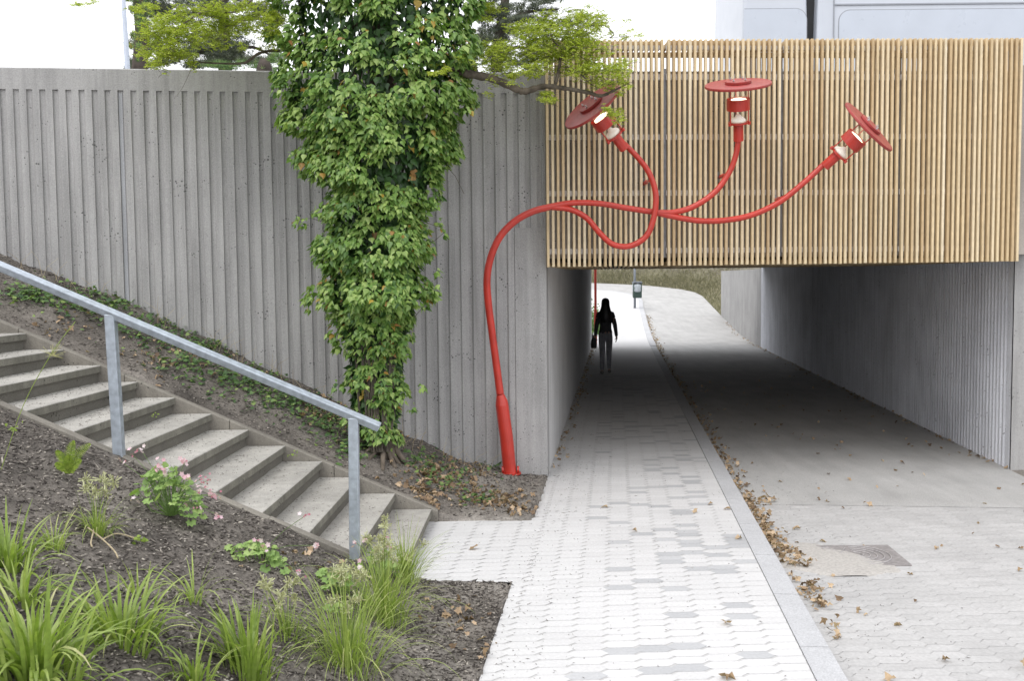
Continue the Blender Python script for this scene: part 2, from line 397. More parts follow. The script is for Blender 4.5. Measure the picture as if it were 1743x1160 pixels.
xl_ = np.where(ys < 36, lineX(0, ys), np.interp(ys, [36, 40, 44, 48, 58], [lineX(0, 36), 3.0, 1.5, -4, -12])); xl_ = np.minimum(xl_, xr_ - .02)
rv, rf, rt = ribbon(ys, xl_, xr_, zr(ys), .5)
n = len(P); P += rv; T += rt; F += [tuple(i + n for i in f) for f in rf]
tag(make('footpath', np.array(P), F, m_tile, None, T), kind='structure')
# kerb stones, one long run
mb = MB(); u = -11.0
while u < 21:
    a = u + .004; b = min(u + 1.0, 21.0) - .004
    base = [(*uv(a, VK + .003), -.2), (*uv(a, VK2), -.2), (*uv(b, VK2), -.2), (*uv(b, VK + .003), -.2)]
    base = [base[0], base[3], base[2], base[1]][::-1]
    mb.prism(base, [(x, y, .004) for x, y, z in base]); u += 1.0
ys2 = np.linspace(uv(21, 0)[1], 57.6, 60)
for i in range(len(ys2) - 1):
    y0, y1 = ys2[i], ys2[i + 1]
    f = lambda y: (lineX(VK, y) if y < 47 else float(np.interp(y, kY, kX)))
    b4 = [(f(y0) + .003, y0), (f(y0) + .2, y0), (f(y1) + .2, y1), (f(y1) + .003, y1)]
    mb.prism([(x, y, float(zr(y)) - .2) for x, y in b4], [(x, y, float(zr(y)) + .004) for x, y in b4])
tag(mb.build('kerb', m_kerb), kind='structure')
# road: block paving in front, asphalt inside and beyond
UP = inv(*atz(1500, 862, ROAD)[:2])[0]
def acc_road(v, u, pts):
    if v < VK2 - .1 or v > 7.4: return None
    return [(max(a, VK2 + .002), min(b, UP)) for a, b in pts]
P, F, T = stones(-9, UP - .03, VK2, 7.4, .225, .112, acc_road, lambda v, u, r: r.uniform(.3, 1), ROAD, 5, e=.004, s=.04, gap=.0011)
sheet([uv(-11, VK2), uv(-11, 14), uv(UP, 14), uv(UP, VK2)], ROAD - .0022, .12)
sheet([uv(-11, 7.4), uv(-11, 14), uv(UP, 14), uv(UP, 7.4)], ROAD - .0012, .6)
tag(make('paved_road', np.array(P), F, m_paver, None, T), kind='structure')
yR = [53, 55.5, 57.5, 59, 60.5, 62, 62.8, 63.5, 64, 64.4]; xR = [float(lineX(VR, 53)), 10.2, 9.8, 9.1, 8.2, 6.4, 5.3, 3.0, 0, -14]
ys = np.concatenate([np.linspace(uv(UP, 3)[1] + .25, 50, 80), np.linspace(50.2, 64.4, 60)])
xl_ = np.where(ys < 47, lineX(VK2, ys), np.interp(ys, kY + [58.4], [x + .17 for x in kX] + [-14]))
xr_ = np.where(ys < 53, lineX(VR, ys), np.interp(ys, yR, xR))
V, F, T = ribbon(ys, xl_, xr_, ROAD + zr(ys), .5)
a0, b0 = uv(UP, VK2), uv(UP, VR); n = len(V); V += [(a0[0], a0[1], ROAD), (b0[0] + .02, b0[1], ROAD), (*uv(UP + .9, VR), ROAD), (*uv(UP + .3, VK2), ROAD)]
F.append((n, n + 1, 4, 0)); T += [.5] * 4; n = len(V); V += [(*uv(UP - .2, VK2), ROAD - .014), (*uv(UP - .2, 14), ROAD - .014), (*uv(4, 14), ROAD - .014), (*uv(4, VK2), ROAD - .014)]; F.append((n, n + 1, n + 2, n + 3)); T += [.5] * 4
tag(make('asphalt_road', np.array(V), F, m_asph, None, T, False), kind='structure')
# soil corner at the right pier
rp = [(*uv(UP - .1, VR - .25),), (*uv(UP - .1, 14),), (*uv(3.2, 14),), (*uv(1.3, VR - .02),)]
mb = MB(); V = []; 
for i in range(30):
    for j in range(30):
        q = i / 29; r_ = j / 29
        a = np.array(rp[0]) * (1 - q) + np.array(rp[1]) * q; b = np.array(rp[3]) * (1 - q) + np.array(rp[2]) * q; p = a * (1 - r_) + b * r_
        V.append((p[0], p[1], ROAD + .004 + min(q * 4, 1) * (.10 + .03 * float(vnoise(p[0] * 9, p[1] * 9, 4))) - .012))
F = [(i * 30 + j, (i + 1) * 30 + j, (i + 1) * 30 + j + 1, i * 30 + j + 1) for i in range(29) for j in range(29)]
tag(make('verge_soil', np.array(V), F, m_soil, None, [.8] * 900, True), kind='structure')
# far grassy bank with netting
edge = [(float(lineX(VR, 43.7)), 43.7), (float(lineX(VR, 53)), 53), (10.2, 55.5), (9.8, 57.5), (9.1, 59), (8.2, 60.5), (6.4, 62), (5.3, 62.8), (3, 63.5), (0, 64), (-14, 64.4), (-40, 65)]
es = spline(edge, 6); V = []; T = []; prof = prof_b = [(0, 0), (.5, .18), (1.2, .5), (2.5, 1.5), (5, 3.6), (8, 5.0), (14, 5.2)]
for i, p in enumerate(es):
    t = es[min(i + 1, len(es) - 1)] - es[max(i - 1, 0)]; t /= np.linalg.norm(t); nrm = np.array([t[1], -t[0]])
    for d, h in prof:
        q = p + nrm * d; V.append((q[0], q[1], float(zr(p[1])) + ROAD + h - .01)); T.append(0 if d < 1.3 else .5 + .4 * random.random())
n = len(prof); F = [(i * n + j, i * n + j + 1, (i + 1) * n + j + 1, (i + 1) * n + j) for i in range(len(es) - 1) for j in range(n - 1)]
bank = make('grass_bank', np.array(V), F, m_bank, None, T, True); tag(bank, kind='structure')
mb = MB(); V = []
tag(grid('side_verge', np.linspace(-30, 2.6, 12), np.linspace(31.9, 44, 10), lambda X, Y: zr(Y) - .06 + np.clip(-(X - 2) * .3, 0, 4), m_bank), kind='structure')

# ================================================================== RETAINING WALL
tw = empty('retaining_wall', (-3, wallY(-3), 0), 'long grey ribbed concrete retaining wall behind the stairs and the ivy-covered tree', 'wall')
WD = np.array([1, .1157]) / math.hypot(1, .1157); WN = np.array([WD[1], -WD[0]])       # normal towards the viewer
def wp(s, d, z): p = np.array([.385, 11.05]) + WD * s - WN * (-d); return (p[0], p[1], z)   # d>0 = towards viewer
def s_of(px):
    k = math.tan(0); d = at(px, 300, 10.0); r = d.x / d.y; Y = (11.05 - .1157 * .385) / (1 - .1157 * r); X = r * Y; return (X - .385) / WD[0], Y
def ztop(s):
    X = .385 + WD[0] * s
    return float(np.interp(X, [-5.4, -2.5, .4], [at(0, 113, 10.39).z, at(480, 120, 10.72).z, at(880, 122.5, 11.02).z]))
mb = MB(); s0, _ = s_of(5.2); PT = .1298; REC = .021
k0 = -30; ss = []
prof = []                                               # (s, depth) along the wall
k = k0
while True:
    s = s0 + k * PT
    if s > -.02: break
    prof += [(s, 0), (s + .002, -REC), (s + .048, -REC), (s + .062, 0)]; k += 1
prof = [(prof[0][0] - .05, 0)] + [p for p in prof if p[0] < -.005] + [(0, 0)]
V = []; n = len(prof)
for s, d in prof: V.append(wp(s, d, -.1))
for s, d in prof: V.append(wp(s, d, ztop(s) - .225))
for s, d in prof: V.append(wp(s, 0, ztop(s) - .225))
for s, d in prof: V.append(wp(s, 0, ztop(s) - .012))
for s, d in prof: V.append(wp(s, -.012, ztop(s)))
for s, d in prof: V.append(wp(s, -.30, ztop(s)))
for s, d in prof: V.append(wp(s, -.30, -.1))
F = [(r * n + i, r * n + i + 1, (r + 1) * n + i + 1, (r + 1) * n + i) for r in range(6) for i in range(n - 1)]
F.append(tuple(r * n + n - 1 for r in range(7)))
make('ribbed_face', np.array(V), F, m_wall, tw)
sj, _ = s_of(207); kk = round((sj - s0) / PT); sj = s0 + kk * PT
mb = MB(); mb.prism([wp(sj + .006, -REC + .002, 1.2), wp(sj + .044, -REC + .002, 1.2), wp(sj + .044, -REC + .008, 1.2), wp(sj + .006, -REC + .008, 1.2)][::-1],
                    [wp(sj + .006, -REC + .002, ztop(sj) - .25), wp(sj + .044, -REC + .002, ztop(sj) - .25), wp(sj + .044, -REC + .008, ztop(sj) - .25), wp(sj + .006, -REC + .008, ztop(sj) - .25)][::-1])
mb.build('joint_strip', concrete('joint_mortar', (.46, .47, .495), pits=False), tw)

# ================================================================== UNDERPASS
ub = empty('underpass', (*uv(1, 2.7), 0), 'concrete underpass with a dark tunnel for footpath and road behind the timber screen', 'underpass')
def wallprism(name, pts, z0, z1, mat, parent=ub):
    mb = MB(); mb.prism([(x, y, z0) for x, y in pts], [(x, y, z1) for x, y in pts]); return mb.build(name, mat, parent)
sp, _ = s_of(875)
# smooth pier at the tunnel mouth, a little proud of the ribbed wall
pz = at(900, 388, 11).z
q0 = wp(sp, .008, 0)[:2]; q1 = (wp(0, .008, 0)[0] , wp(0, .008, 0)[1])
wallprism('abutment', [q0, q1, uv(.32, 0.0), uv(.32, -.5)], -.2, pz, m_pier)
V = []; us = np.arange(.325, UT, .01); 
mbw = MB(); mbw.prism([(*uv(.325, -.5), -.2), (*uv(.325, .0), -.2), (*uv(UT, 0), -.2), (*uv(UT, -.5), -.2)], [(*uv(.325, -.5), ZC), (*uv(.325, .0), ZC), (*uv(UT, 0), ZC), (*uv(UT, -.5), ZC)])
mbw.build('tunnel_wall', m_tunnelw, ub)
uR0 = 1.10
pr = []                                                  # corrugated right wall
u = uR0
pr.append((u, 0)); pr.append((u + .12, 0)); u += .13
while u < 13: pr += [(u, 0.0), (u + .022, .0), (u + .040, .030), (u + .068, .030), (u + .088, .0)]; u += .11
pr += [(13.2, 0), (UT + .4, 0)]; n = len(pr)
V = [(*uv(a, VR + d), -.2) for a, d in pr] + [(*uv(a, VR + d), ZC) for a, d in pr]
F = [(i + 1, i, n + i, n + i + 1) for i in range(n - 1)]
V += [(*uv(uR0, VR + .6), -.2), (*uv(UT + .4, VR + .6), -.2), (*uv(uR0, VR + .6), ZC), (*uv(UT + .4, VR + .6), ZC)]
F += [(2 * n, 2 * n + 1, 2 * n + 3, 2 * n + 2), (n - 1, 2 * n + 1, 2 * n + 3, 2 * n - 1)]
make('tunnel_wall', np.array(V), F, m_corr, ub)
# right pier facing the viewer
wallprism('abutment', [uv(uR0 - .02, VR + .004), uv(uR0 + .1, 16), uv(uR0 + .6, 16), uv(uR0 + .6, VR + .604), uv(uR0, VR + .604), uv(uR0 - .001, VR + .004)][0:4], -.2, at(1738, 118, 11.8).z, m_pier)
# deck and ceiling
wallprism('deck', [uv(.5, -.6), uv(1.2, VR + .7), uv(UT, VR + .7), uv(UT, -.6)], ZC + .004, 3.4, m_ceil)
wallprism('edge_beam', [(.30, 11.10), (5.95, 11.34), (5.95, 11.62), (.30, 11.38)], ZC - .02, at(1000, 122, 11.15).z, m_beam)
# wing wall at the far end
yw = [uv(UT + .42, VR)[1], 43.7]
mb = MB()
a = (float(lineX(VR, yw[0])), yw[0]); b = (float(lineX(VR, yw[1])), yw[1])
mb.prism([(a[0], a[1], -.3), (a[0] + .4, a[1], -.3), (b[0] + .4, b[1], -.3), (b[0], b[1], -.3)][::1], [(a[0], a[1], 2.42), (a[0] + .4, a[1], 2.42), (b[0] + .4, b[1], 2.42), (b[0], b[1], 2.42)])
tag(mb.build('wing_wall', m_pier), 'pale grey board-marked wing wall beside the road at the far tunnel end', 'wall')

# ================================================================== TIMBER SCREEN
def scr(t, d, z): # t along screen 0..1, d back
    return (x0s + (x1s - x0s) * t, y0s + (y1s - y0s) * t + d, z)
y0s, y1s = 10.84, 11.10
x0s = at(931, 455, y0s).x; x1s = at(1734, 446, y1s).x
zb0 = at(931, 455, y0s).z; zb1 = at(1734, 445, y1s).z; zt0 = at(931, 67, y0s).z; zt1 = at(1738, 64, y1s).z
ts = empty('timber_screen', (x0s, y0s, zb0), 'pale slatted timber screen hung across the bridge front above the tunnel mouth', 'screen')
W = x1s - x0s; SW = .0274; SD = .054
def xs(px): return (at(px, 260, 10.97).x - x0s) / W
seams = [0, xs(1130), xs(1331), xs(1535), 1.0]
DB = .42
sang = math.atan2(y1s - y0s, W); RS = Matrix.Rotation(sang, 3, 'Z')
for k in range(4):
    mb = MB(); a = seams[k] * W + (.045 if k else .014); b = seams[k + 1] * W - (.030 if k < 3 else .014); N = round((b - a) / .0573)
    for i in range(N + 1):
        t = (a + (b - a) * i / N) / W; zb = zb0 + (zb1 - zb0) * t + random.uniform(-.003, .003); zt = zt0 + (zt1 - zt0) * t
        tn = min(1, max(0, random.gauss(.5, .3))); sw = SW + random.uniform(-.0015, .0015); jx = random.uniform(-.002, .002) / W
        mb.rbox(scr(t + jx, SD / 2, (zb + zt) / 2), (sw, SD, zt - zb), .002, tn, RS, 1)
        tn = min(1, max(0, random.gauss(.3, .2)))
        mb.box(scr(t, SD + .002 + (DB - SD) / 2, zt - .030), (sw, DB - SD - .004, .055), tn, RS)        # cap slat
        px_ = 871.5 + FPX * scr(t, DB, 0)[0] / 11.4
        if not any(l <= px_ <= h for l, h in ((1003, 1066), (1140, 1240), (1384, 1458))): mb.box(scr(t, DB + .03, (zt + 4.30) / 2 - .003), (sw, .05, zt - 4.30 - .006), tn, RS)            # slat down the road side
        a_ = np.array(scr(t, SD + .003, 0)[:2]); b_ = a_ + TD * 6.0; h_ = np.array([sw * .5, 0])        # soffit slat
        if -9 < inv(*b_)[1] < VR: mb.prism([(*(a_ - h_), zb + .006), (*(a_ + h_), zb + .006), (*(b_ + h_), zb + .006), (*(b_ - h_), zb + .006)], [(*(a_ - h_), zb + .05), (*(a_ + h_), zb + .05), (*(b_ + h_), zb + .05), (*(b_ - h_), zb + .05)], max(0, tn - .1))
    mb.build('slat_panel', m_wood, ts)
for py, hh, dd in ((80, .045, .003), (130, .062, .003), (232, .058, .003), (327, .058, .003), (425, .058, .003)):
    for k in range(4):
        a = seams[k] + (.004 if k else .0); b = seams[k + 1] - .006; z = at(1331, py, 11.0).z; mb = MB()
        c = scr((a + b) / 2, SD + dd + .02, z); mb.box(c, ((b - a) * W, .038, hh), .5, RS); mb.build('rail', m_rail, ts)
for k in (1, 2, 3):
    mb = MB(); mb.box(scr(seams[k] + .001, SD + .07, (zb0 + .1 + 4.5) / 2), (.05, .04, 4.5 - zb0 - .1), .5, RS); mb.build('upright', m_gap, ts)
mb = MB()
for k in range(4): b2 = MB(); b2.box(scr((seams[k] + seams[k + 1]) / 2 + (.003 if k else 0), SD + .014, zt0 + (zt1 - zt0) * (seams[k] + seams[k + 1]) / 2 - .036), ((seams[k + 1] - seams[k]) * W - .05, .02, .062), .0, RS); b2.build('top_board', m_wood, ts)
mb.box(scr(.5, DB - .06, zt0 - .083), (W - .04, .06, .05), .2, RS); mb.build('rear_rail', m_wood, ts)

# ================================================================== STAIRS
st = empty('staircase', (-.8, 8.2, 0), 'worn pale concrete slab staircase climbing left beside the ribbed wall', 'staircase')
YN, YF = 7.08, 9.06; RUN, RISE = .3335, .151
def nose(k, y): xf = -.765 - RUN * k; xn = -.82 - RUN * k; q = (y - YN) / (YF - YN); return xn + (xf - xn) * q
for k in range(-0, 16):
    zt = .12 + RISE * k; mb = MB(); tn = random.uniform(0, 1)
    cuts = [YN + .002, YN + .50 + .02 * (k % 3), YN + 1.0, YN + 1.50 - .02 * (k % 2), YF - .002]
    for i in range(4):
        a, b = cuts[i] + .0015, cuts[i + 1] - .0015; bz = zt + random.uniform(-.003, .003); z0 = zt - .062
        base = [(nose(k + 1.12, a), a), (nose(k, a) + .008, a), (nose(k, b) + .008, b), (nose(k + 1.12, b), b)]
        c = [(sum(p[0] for p in base) / 4), (sum(p[1] for p in base) / 4)]
        top = [(x + (.004 if x < c[0] else -.004), y + (.003 if y < c[1] else -.003), bz) for x, y in base]
        mid = [(x, y, bz - .005) for x, y in base]
        lo = [(x, y, z0) for x, y in base]
        V = lo + mid + top; F = [(3, 2, 1, 0), (8, 9, 10, 11)] + [(i_, (i_ + 1) % 4, 4 + (i_ + 1) % 4, 4 + i_) for i_ in range(4)] + [(4 + i_, 4 + (i_ + 1) % 4, 8 + (i_ + 1) % 4, 8 + i_) for i_ in range(4)]
        mb.add(V, F, min(1, max(0, tn * .5 + random.uniform(0, .5))))
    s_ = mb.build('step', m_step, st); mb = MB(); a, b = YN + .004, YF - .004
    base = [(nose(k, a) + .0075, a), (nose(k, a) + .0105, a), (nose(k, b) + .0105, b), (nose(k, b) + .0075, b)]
    mb.prism([(x, y, zt - .061) for x, y in base], [(x, y, zt - .007) for x, y in base]); mb.build('nosing_shade', m_nosing_shade, s_)  # thin dark strip painting shade onto the slab's front edge
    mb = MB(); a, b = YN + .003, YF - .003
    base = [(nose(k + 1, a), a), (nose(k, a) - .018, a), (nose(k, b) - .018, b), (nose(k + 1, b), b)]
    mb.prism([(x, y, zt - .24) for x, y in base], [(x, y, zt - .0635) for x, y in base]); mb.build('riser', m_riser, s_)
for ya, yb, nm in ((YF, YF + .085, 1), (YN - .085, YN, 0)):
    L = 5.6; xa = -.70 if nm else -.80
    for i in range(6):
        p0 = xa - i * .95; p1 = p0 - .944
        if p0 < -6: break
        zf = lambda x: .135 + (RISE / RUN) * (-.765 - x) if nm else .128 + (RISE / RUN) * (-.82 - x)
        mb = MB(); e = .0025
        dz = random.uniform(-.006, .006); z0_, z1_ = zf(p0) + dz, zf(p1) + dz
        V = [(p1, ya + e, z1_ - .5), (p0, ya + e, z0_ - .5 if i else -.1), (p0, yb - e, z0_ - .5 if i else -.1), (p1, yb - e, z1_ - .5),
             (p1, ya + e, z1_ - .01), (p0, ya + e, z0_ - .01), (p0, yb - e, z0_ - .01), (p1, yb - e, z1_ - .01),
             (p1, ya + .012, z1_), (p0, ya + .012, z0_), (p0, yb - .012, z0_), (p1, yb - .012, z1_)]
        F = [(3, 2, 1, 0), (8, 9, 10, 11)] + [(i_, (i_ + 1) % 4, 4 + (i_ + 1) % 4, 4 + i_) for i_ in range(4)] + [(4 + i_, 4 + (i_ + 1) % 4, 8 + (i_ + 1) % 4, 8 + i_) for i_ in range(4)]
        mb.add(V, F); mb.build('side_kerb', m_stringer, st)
# handrail
YH = 7.03
hr = empty('handrail', (at(603, 955, YH).x, YH, at(603, 955, YH).z), 'galvanised square steel handrail on two posts along the near side of the stairs', 'handrail')
r0 = at(-420, 275, YH - .0); r1 = at(646, 728, YH)
# rail: box bar tilted with the stairs
d = (r1 - r0); L = d.length; d.normalize(); yv = Vector((0, 1, 0)); zv = d.cross(yv) * -1
if zv.z < 0: zv = -zv
yv = zv.cross(d); Rm = Matrix((d, yv, zv)).transposed() @ Matrix.Rotation(rad(16), 3, 'X')
mb = MB(); mb.rbox((r0 + r1) / 2, (L, .07, .052), .007, .5, Rm); mb.build('rail', m_galv, hr)
for (tx, ty, bx, by) in ((189, 546, 204, 790), (602, 722, 604, 968), (-300, 330, -262, 560)):
    p = at(tx, ty, YH); q = at(bx, by, YH); x_ = (p.x + q.x) / 2; mb = MB(); lean = Matrix.Rotation(math.atan2(p.x - q.x, p.z - q.z), 3, 'Y')
    mb.rbox(((p.x + q.x) / 2, YH, (p.z + q.z) / 2 - .022), (.070, .070, p.z - q.z + .135), .007, .5, lean); mb.build('post', m_galv, hr)
# ================================================================== RED LAMP
lp_base = atz(868, 808, .05); lp_base.y = 10.80; lp_base = at(869, 806, 10.80)
lamp = empty('street_lamp', lp_base, 'bright red bent street lamp whose three curling arms spread over the timber screen', 'street lamp')
stem_px = [(869, 812, 10.78, .073), (867, 795, 10.78, .073), (862, 745, 10.77, .072), (854.5, 690, 10.76, .071), (854, 684, 10.76, .066), (851.5, 672, 10.75, .042), (846, 630, 10.74, .041), (838, 570, 10.70, .040), (831, 515, 10.66, .040),
           (829, 475, 10.62, .039), (835, 440, 10.60, .038), (850, 405, 10.57, .038), (875, 378, 10.55, .037), (905, 361, 10.52, .036), (938, 352, 10.50, .035), (975, 345.5, 10.50, .031), (1020, 346.5, 10.50, .031),
           (1065, 354, 10.50, .031), (1118, 361.5, 10.50, .031), (1150, 361, 10.50, .031), (1183, 350.5, 10.50, .031), (1218, 326, 10.50, .031), (1242, 292, 10.50, .030), (1253, 262, 10.48, .029), (1257, 236, 10.46, .029)]
def pxs(l, m=8):
    out = []; rr = []
    for p in spline(l, m): out.append(at(p[0], p[1], p[2])); rr.append(float(p[3]))
    return out, rr
def arm(name, l, mm=8):
    pts, rr = pxs(l, mm); mb = MB(); mb.tube(pts, rr, 16); return mb.build(name, m_red, lamp, True)
lo, up_ = stem_px[:6], stem_px[5:]
mb = MB()
pts = [at(p[0], p[1], p[2]) for p in lo]; mb.tube(pts, [p[3] for p in lo], 24); mb.build('base_sleeve', m_red, lamp)
arm('pole', up_)
arm('arm', [(938, 353, 10.50, .031), (970, 356.5, 10.49, .031), (998, 371, 10.48, .031), (1020, 396, 10.48, .031), (1043, 416, 10.48, .031), (1072, 419, 10.46, .031), (1100, 402, 10.44, .031), (1113.5, 368, 10.43, .031), (1116, 330, 10.42, .031), (1106, 297, 10.42, .030), (1089, 272, 10.42, .029), (1062, 244, 10.42, .028)])
arm('arm', [(1112, 361, 10.50, .031), (1145, 368.5, 10.50, .031), (1190, 376, 10.50, .031), (1235, 375, 10.50, .031), (1280, 366, 10.50, .031), (1325, 345, 10.48, .031), (1365, 314, 10.46, .030), (1402, 280, 10.45, .029)])
# flange at the foot
mb = MB(); mb.lathe([(.0, 0), (.115, 0), (.115, .02), (.0, .02)], 24, Matrix.Translation(lp_base + Vector((0, 0, -.01))) ); mb.build('foot_plate', m_red, lamp)
for sx in (-1, 1):
    mb = MB(); mb.lathe([(.0, -.012), (.04, -.012), (.04, .012), (0, .012)], 16, Matrix.Translation(at(869 + sx * 13, 800, 10.78)) @ Matrix.Rotation(math.pi / 2, 4, 'Y')); mb.build('lug', m_red, lamp)
m_glass, gnt, gbs = M_new('clear_glass')
gt = gnt.nodes.new('ShaderNodeBsdfTransparent'); gg = gnt.nodes.new('ShaderNodeBsdfGlossy'); gg.inputs['Roughness'].default_value = .04
gt.inputs[0].default_value = (.93, .95, .95, 1); gm = gnt.nodes.new('ShaderNodeMixShader'); gf = gnt.nodes.new('ShaderNodeFresnel'); gf.inputs[0].default_value = 1.22
gm.inputs[0].default_value = .06; gnt.links.new(gt.outputs[0], gm.inputs[1]); gnt.links.new(gg.outputs[0], gm.inputs[2]); gnt.links.new(gm.outputs[0], gnt.nodes['Material Output'].inputs[0])
m_glow, nt_, bs_ = M_new('lit_lamp'); bs_.inputs['Base Color'].default_value = (1, .9, .75, 1); bs_.inputs['Emission Color'].default_value = (1, .80, .55, 1); bs_.inputs['Emission Strength'].default_value = 2.6
m_porc, nt_, bs_ = M_new('white_lamp_base'); bs_.inputs['Base Color'].default_value = (.85, .82, .76, 1); bs_.inputs['Emission Color'].default_value = (1, .85, .6, 1); bs_.inputs['Emission Strength'].default_value = .18
def head(p, target_px, tow, label):
    q = at(target_px[0], target_px[1], p.y); ax = (q - p).normalized(); ax = (ax * math.cos(tow) + Vector((0, -1, 0)) * math.sin(tow)).normalized()
    xa = ax.cross(Vector((0, 1, 0))).normalized(); ya = ax.cross(xa).normalized()
    Mx = Matrix.Translation(p) @ Matrix((xa, ya, ax)).transposed().to_4x4()
    b = MB(); b.lathe([(.0, -.01), (.052, -.01), (.052, .15), (.060, .155), (.060, .165), (.104, .168), (.104, .186), (0, .186)], 28, Mx)
    for k in range(3):
        a = 2 * math.pi * k / 3 + .5; c = Mx @ Vector((.115 * math.cos(a), .115 * math.sin(a), .178)); b.tube([c - ax * .016, c + ax * .016], .016, 10)
    h = b.build('lamp_head', m_red, lamp); tag(h, label)
    b = MB(); b.lathe([(0, .555), (.332, .550), (.335, .555), (.335, .570), (.332, .576), (0, .580)], 64, Mx); b.lathe([(.0, .5805), (.128, .5805), (.132, .584), (.132, .604), (.128, .608), (0, .608)], 36, Mx)
    b.build('lamp_shade', m_reddisc, h)
    for k in range(4):
        b = MB(); a = 2 * math.pi * (k + .5) / 4; c = Vector((.085 * math.cos(a), .085 * math.sin(a), .609)); b.lathe([(.011, 0), (.011, .012), (.006, .014), (.006, .026), (0, .028)], 8, Mx @ Matrix.Translation(c)); b.build('bolt', m_bolt, h)
    b = MB(); b.lathe([(.090, .187), (.090, .55)], 32, Mx); g = b.build('glass', m_glass, h, True)
    b = MB(); n0 = 32
    b.lathe([(.119, .31), (.119, .425), (.113, .425), (.113, .31), (.119, .31)], 32, Mx); b.build('band', m_red, h)
    for k in range(3):
        a = 2 * math.pi * k / 3 + .5; b = MB(); b.tube([Mx @ Vector((.105 * math.cos(a), .105 * math.sin(a), z)) for z in (.187, .553)], .0065, 8); b.build('rod', m_red, h)
    b = MB(); b.lathe([(.0, .405), (.085, .405), (.085, .413), (.05, .425), (0, .428)], 24, Mx); b.build('bulb', m_glow, h, True)
    b = MB(); b.lathe([(.078, .187), (.078, .203), (.064, .222), (.034, .24), (.022, .262), (0, .27)], 24, Mx); b.build('bulb_socket', m_porc, h, True)
head(at(1062, 252, 10.42), (1005, 186), rad(21), 'left lamp head tilted left with its disc under the leafy branch')
head(at(1257, 238, 10.46), (1249.5, 150), rad(19), 'upright lamp head with its flat disc on top')
head(at(1405, 282, 10.45), (1464, 222), rad(26), 'lamp head leaning to the right')
for (px, py) in ((1098, 310), (1228, 299), (1323, 338)):
    b = MB(); c = at(px, py, 10.93); b.rbox(c + Vector((0, .10, .0)), (.07, .012, .11), .003); o = b.build('bracket', m_galv, lamp)
    b = MB(); b.tube([c + Vector((0, .1, -.01)), c + Vector((0, -.12, -.01))], .022, 12); b.tube([c + Vector((0, -.10, -.01)), at(px + 8, py - 2, 10.50)], .014, 8); b.build('bracket_pin', m_red, o)
# second red lamp at the far mouth
p = Vector((2.74, 32.55, float(zr(32.55)) - .02)); far = empty('street_lamp', p, 'distant thin red lamp post standing at the far end of the left tunnel wall', 'street lamp')
b = MB(); b.tube([p, p + Vector((0, 0, 1.1))], .05, 14); b.build('base_sleeve', m_red, far)
b = MB(); b.tube([p + Vector((0, 0, 1.1)), p + Vector((0, 0, 1.2)), p + Vector((0, 0, 4.2)), p + Vector((0, .1, 4.8))], [.05, .042, .038, .036], 12); b.build('pole', m_red, far)
b = MB(); b.lathe([(0, 0), (.34, 0), (.34, .02), (0, .02)], 32, Matrix.Translation(p + Vector((0, .1, 5.2)))); b.lathe([(.09, -.4), (.09, 0)], 16, Matrix.Translation(p + Vector((0, .1, 5.2)))); b.build('lamp_head', m_red, far)
# ================================================================== DRAIN COVER
def zp(px, py, z=ROAD + .004): return atz(px, py, z)
c0, c1, c2, c3 = zp(1365, 930), zp(1511, 930), zp(1552, 964), zp(1440, 966)
cxy = (c1 + c2) / 2 + Vector((-.30, 0, 0)); dc = empty('drain_cover', cxy, 'square cast iron drain cover with curved rings, half buried in sand on the paved road', 'drain cover')
m_iron = plain('cast_iron', (.31, .29, .285), .75, .2, .4, var=.3, sc=30, b=.3); m_ring = plain('worn_iron_edge', (.42, .40, .40), .6, .3, var=.2)
ax_ = (c2 - c1).normalized(); wx = Vector((-1, 0, 0)); S_ = (c2 - c1).length
b = MB(); A = c1 + Vector((0, 0, .002)); b.prism([q - Vector((0, 0, .03)) for q in (A + wx * .62, A, A + ax_ * S_, A + ax_ * S_ + wx * .62)], [q + Vector((0, 0, .007)) for q in (A + wx * .62, A, A + ax_ * S_, A + ax_ * S_ + wx * .62)])
V = b.V; b.F = [tuple(f[::-1]) for f in b.F]; b.build('iron_plate', m_iron, dc)
b = MB(); cc = A + wx * .36 + ax_ * (S_ * .5) + Vector((0, 0, .011))
for R_ in (.06, .115, .17, .225, .275):
    pts = [cc + Vector((R_ * math.cos(t), R_ * math.sin(t) * 1.0, 0)) for t in np.linspace(-1.5, 1.5, 22)]; b.tube(pts, .0045, 5)
for (ax0, ay0, ax1, ay1) in ((-.16, .17, -.06, .02), (-.02, .2, -.12, .02), (-.22, .20, -.20, .06), (-.22, .2, -.16, .19), (-.2, .13, -.16, .12)):
    b.tube([cc + Vector((ax0, ay0, 0)), cc + Vector((ax1, ay1, 0))], .004, 5)
b.build('ring_relief', m_ring, dc)
# sand washed over it
V = []; T = []; n_ = 26; cs = zp(1395, 952)
for i in range(n_):
    for j in range(n_):
        x = (i / (n_ - 1) - .5) * .95; y = (j / (n_ - 1) - .5) * .95
        r_ = math.hypot(x / .50, y / .46) + .35 * (float(vnoise(x * 7 + 3, y * 7, 8)) - .5); h = .024 * max(0, 1 - r_) ** .5 - .006 * (r_ > 1) + .003 * float(vnoise(x * 40, y * 40, 1))
        V.append((cs.x + x - y * .25, cs.y + y, ROAD + .001 + h))
F = [(i * n_ + j, (i + 1) * n_ + j, (i + 1) * n_ + j + 1, i * n_ + j + 1) for i in range(n_ - 1) for j in range(n_ - 1)]
tag(make('sand', np.array(V), F, plain('grey_sand', (.45, .43, .405), .95, 0, .2, var=.25, sc=40, b=.5), None, None, True), kind='stuff')

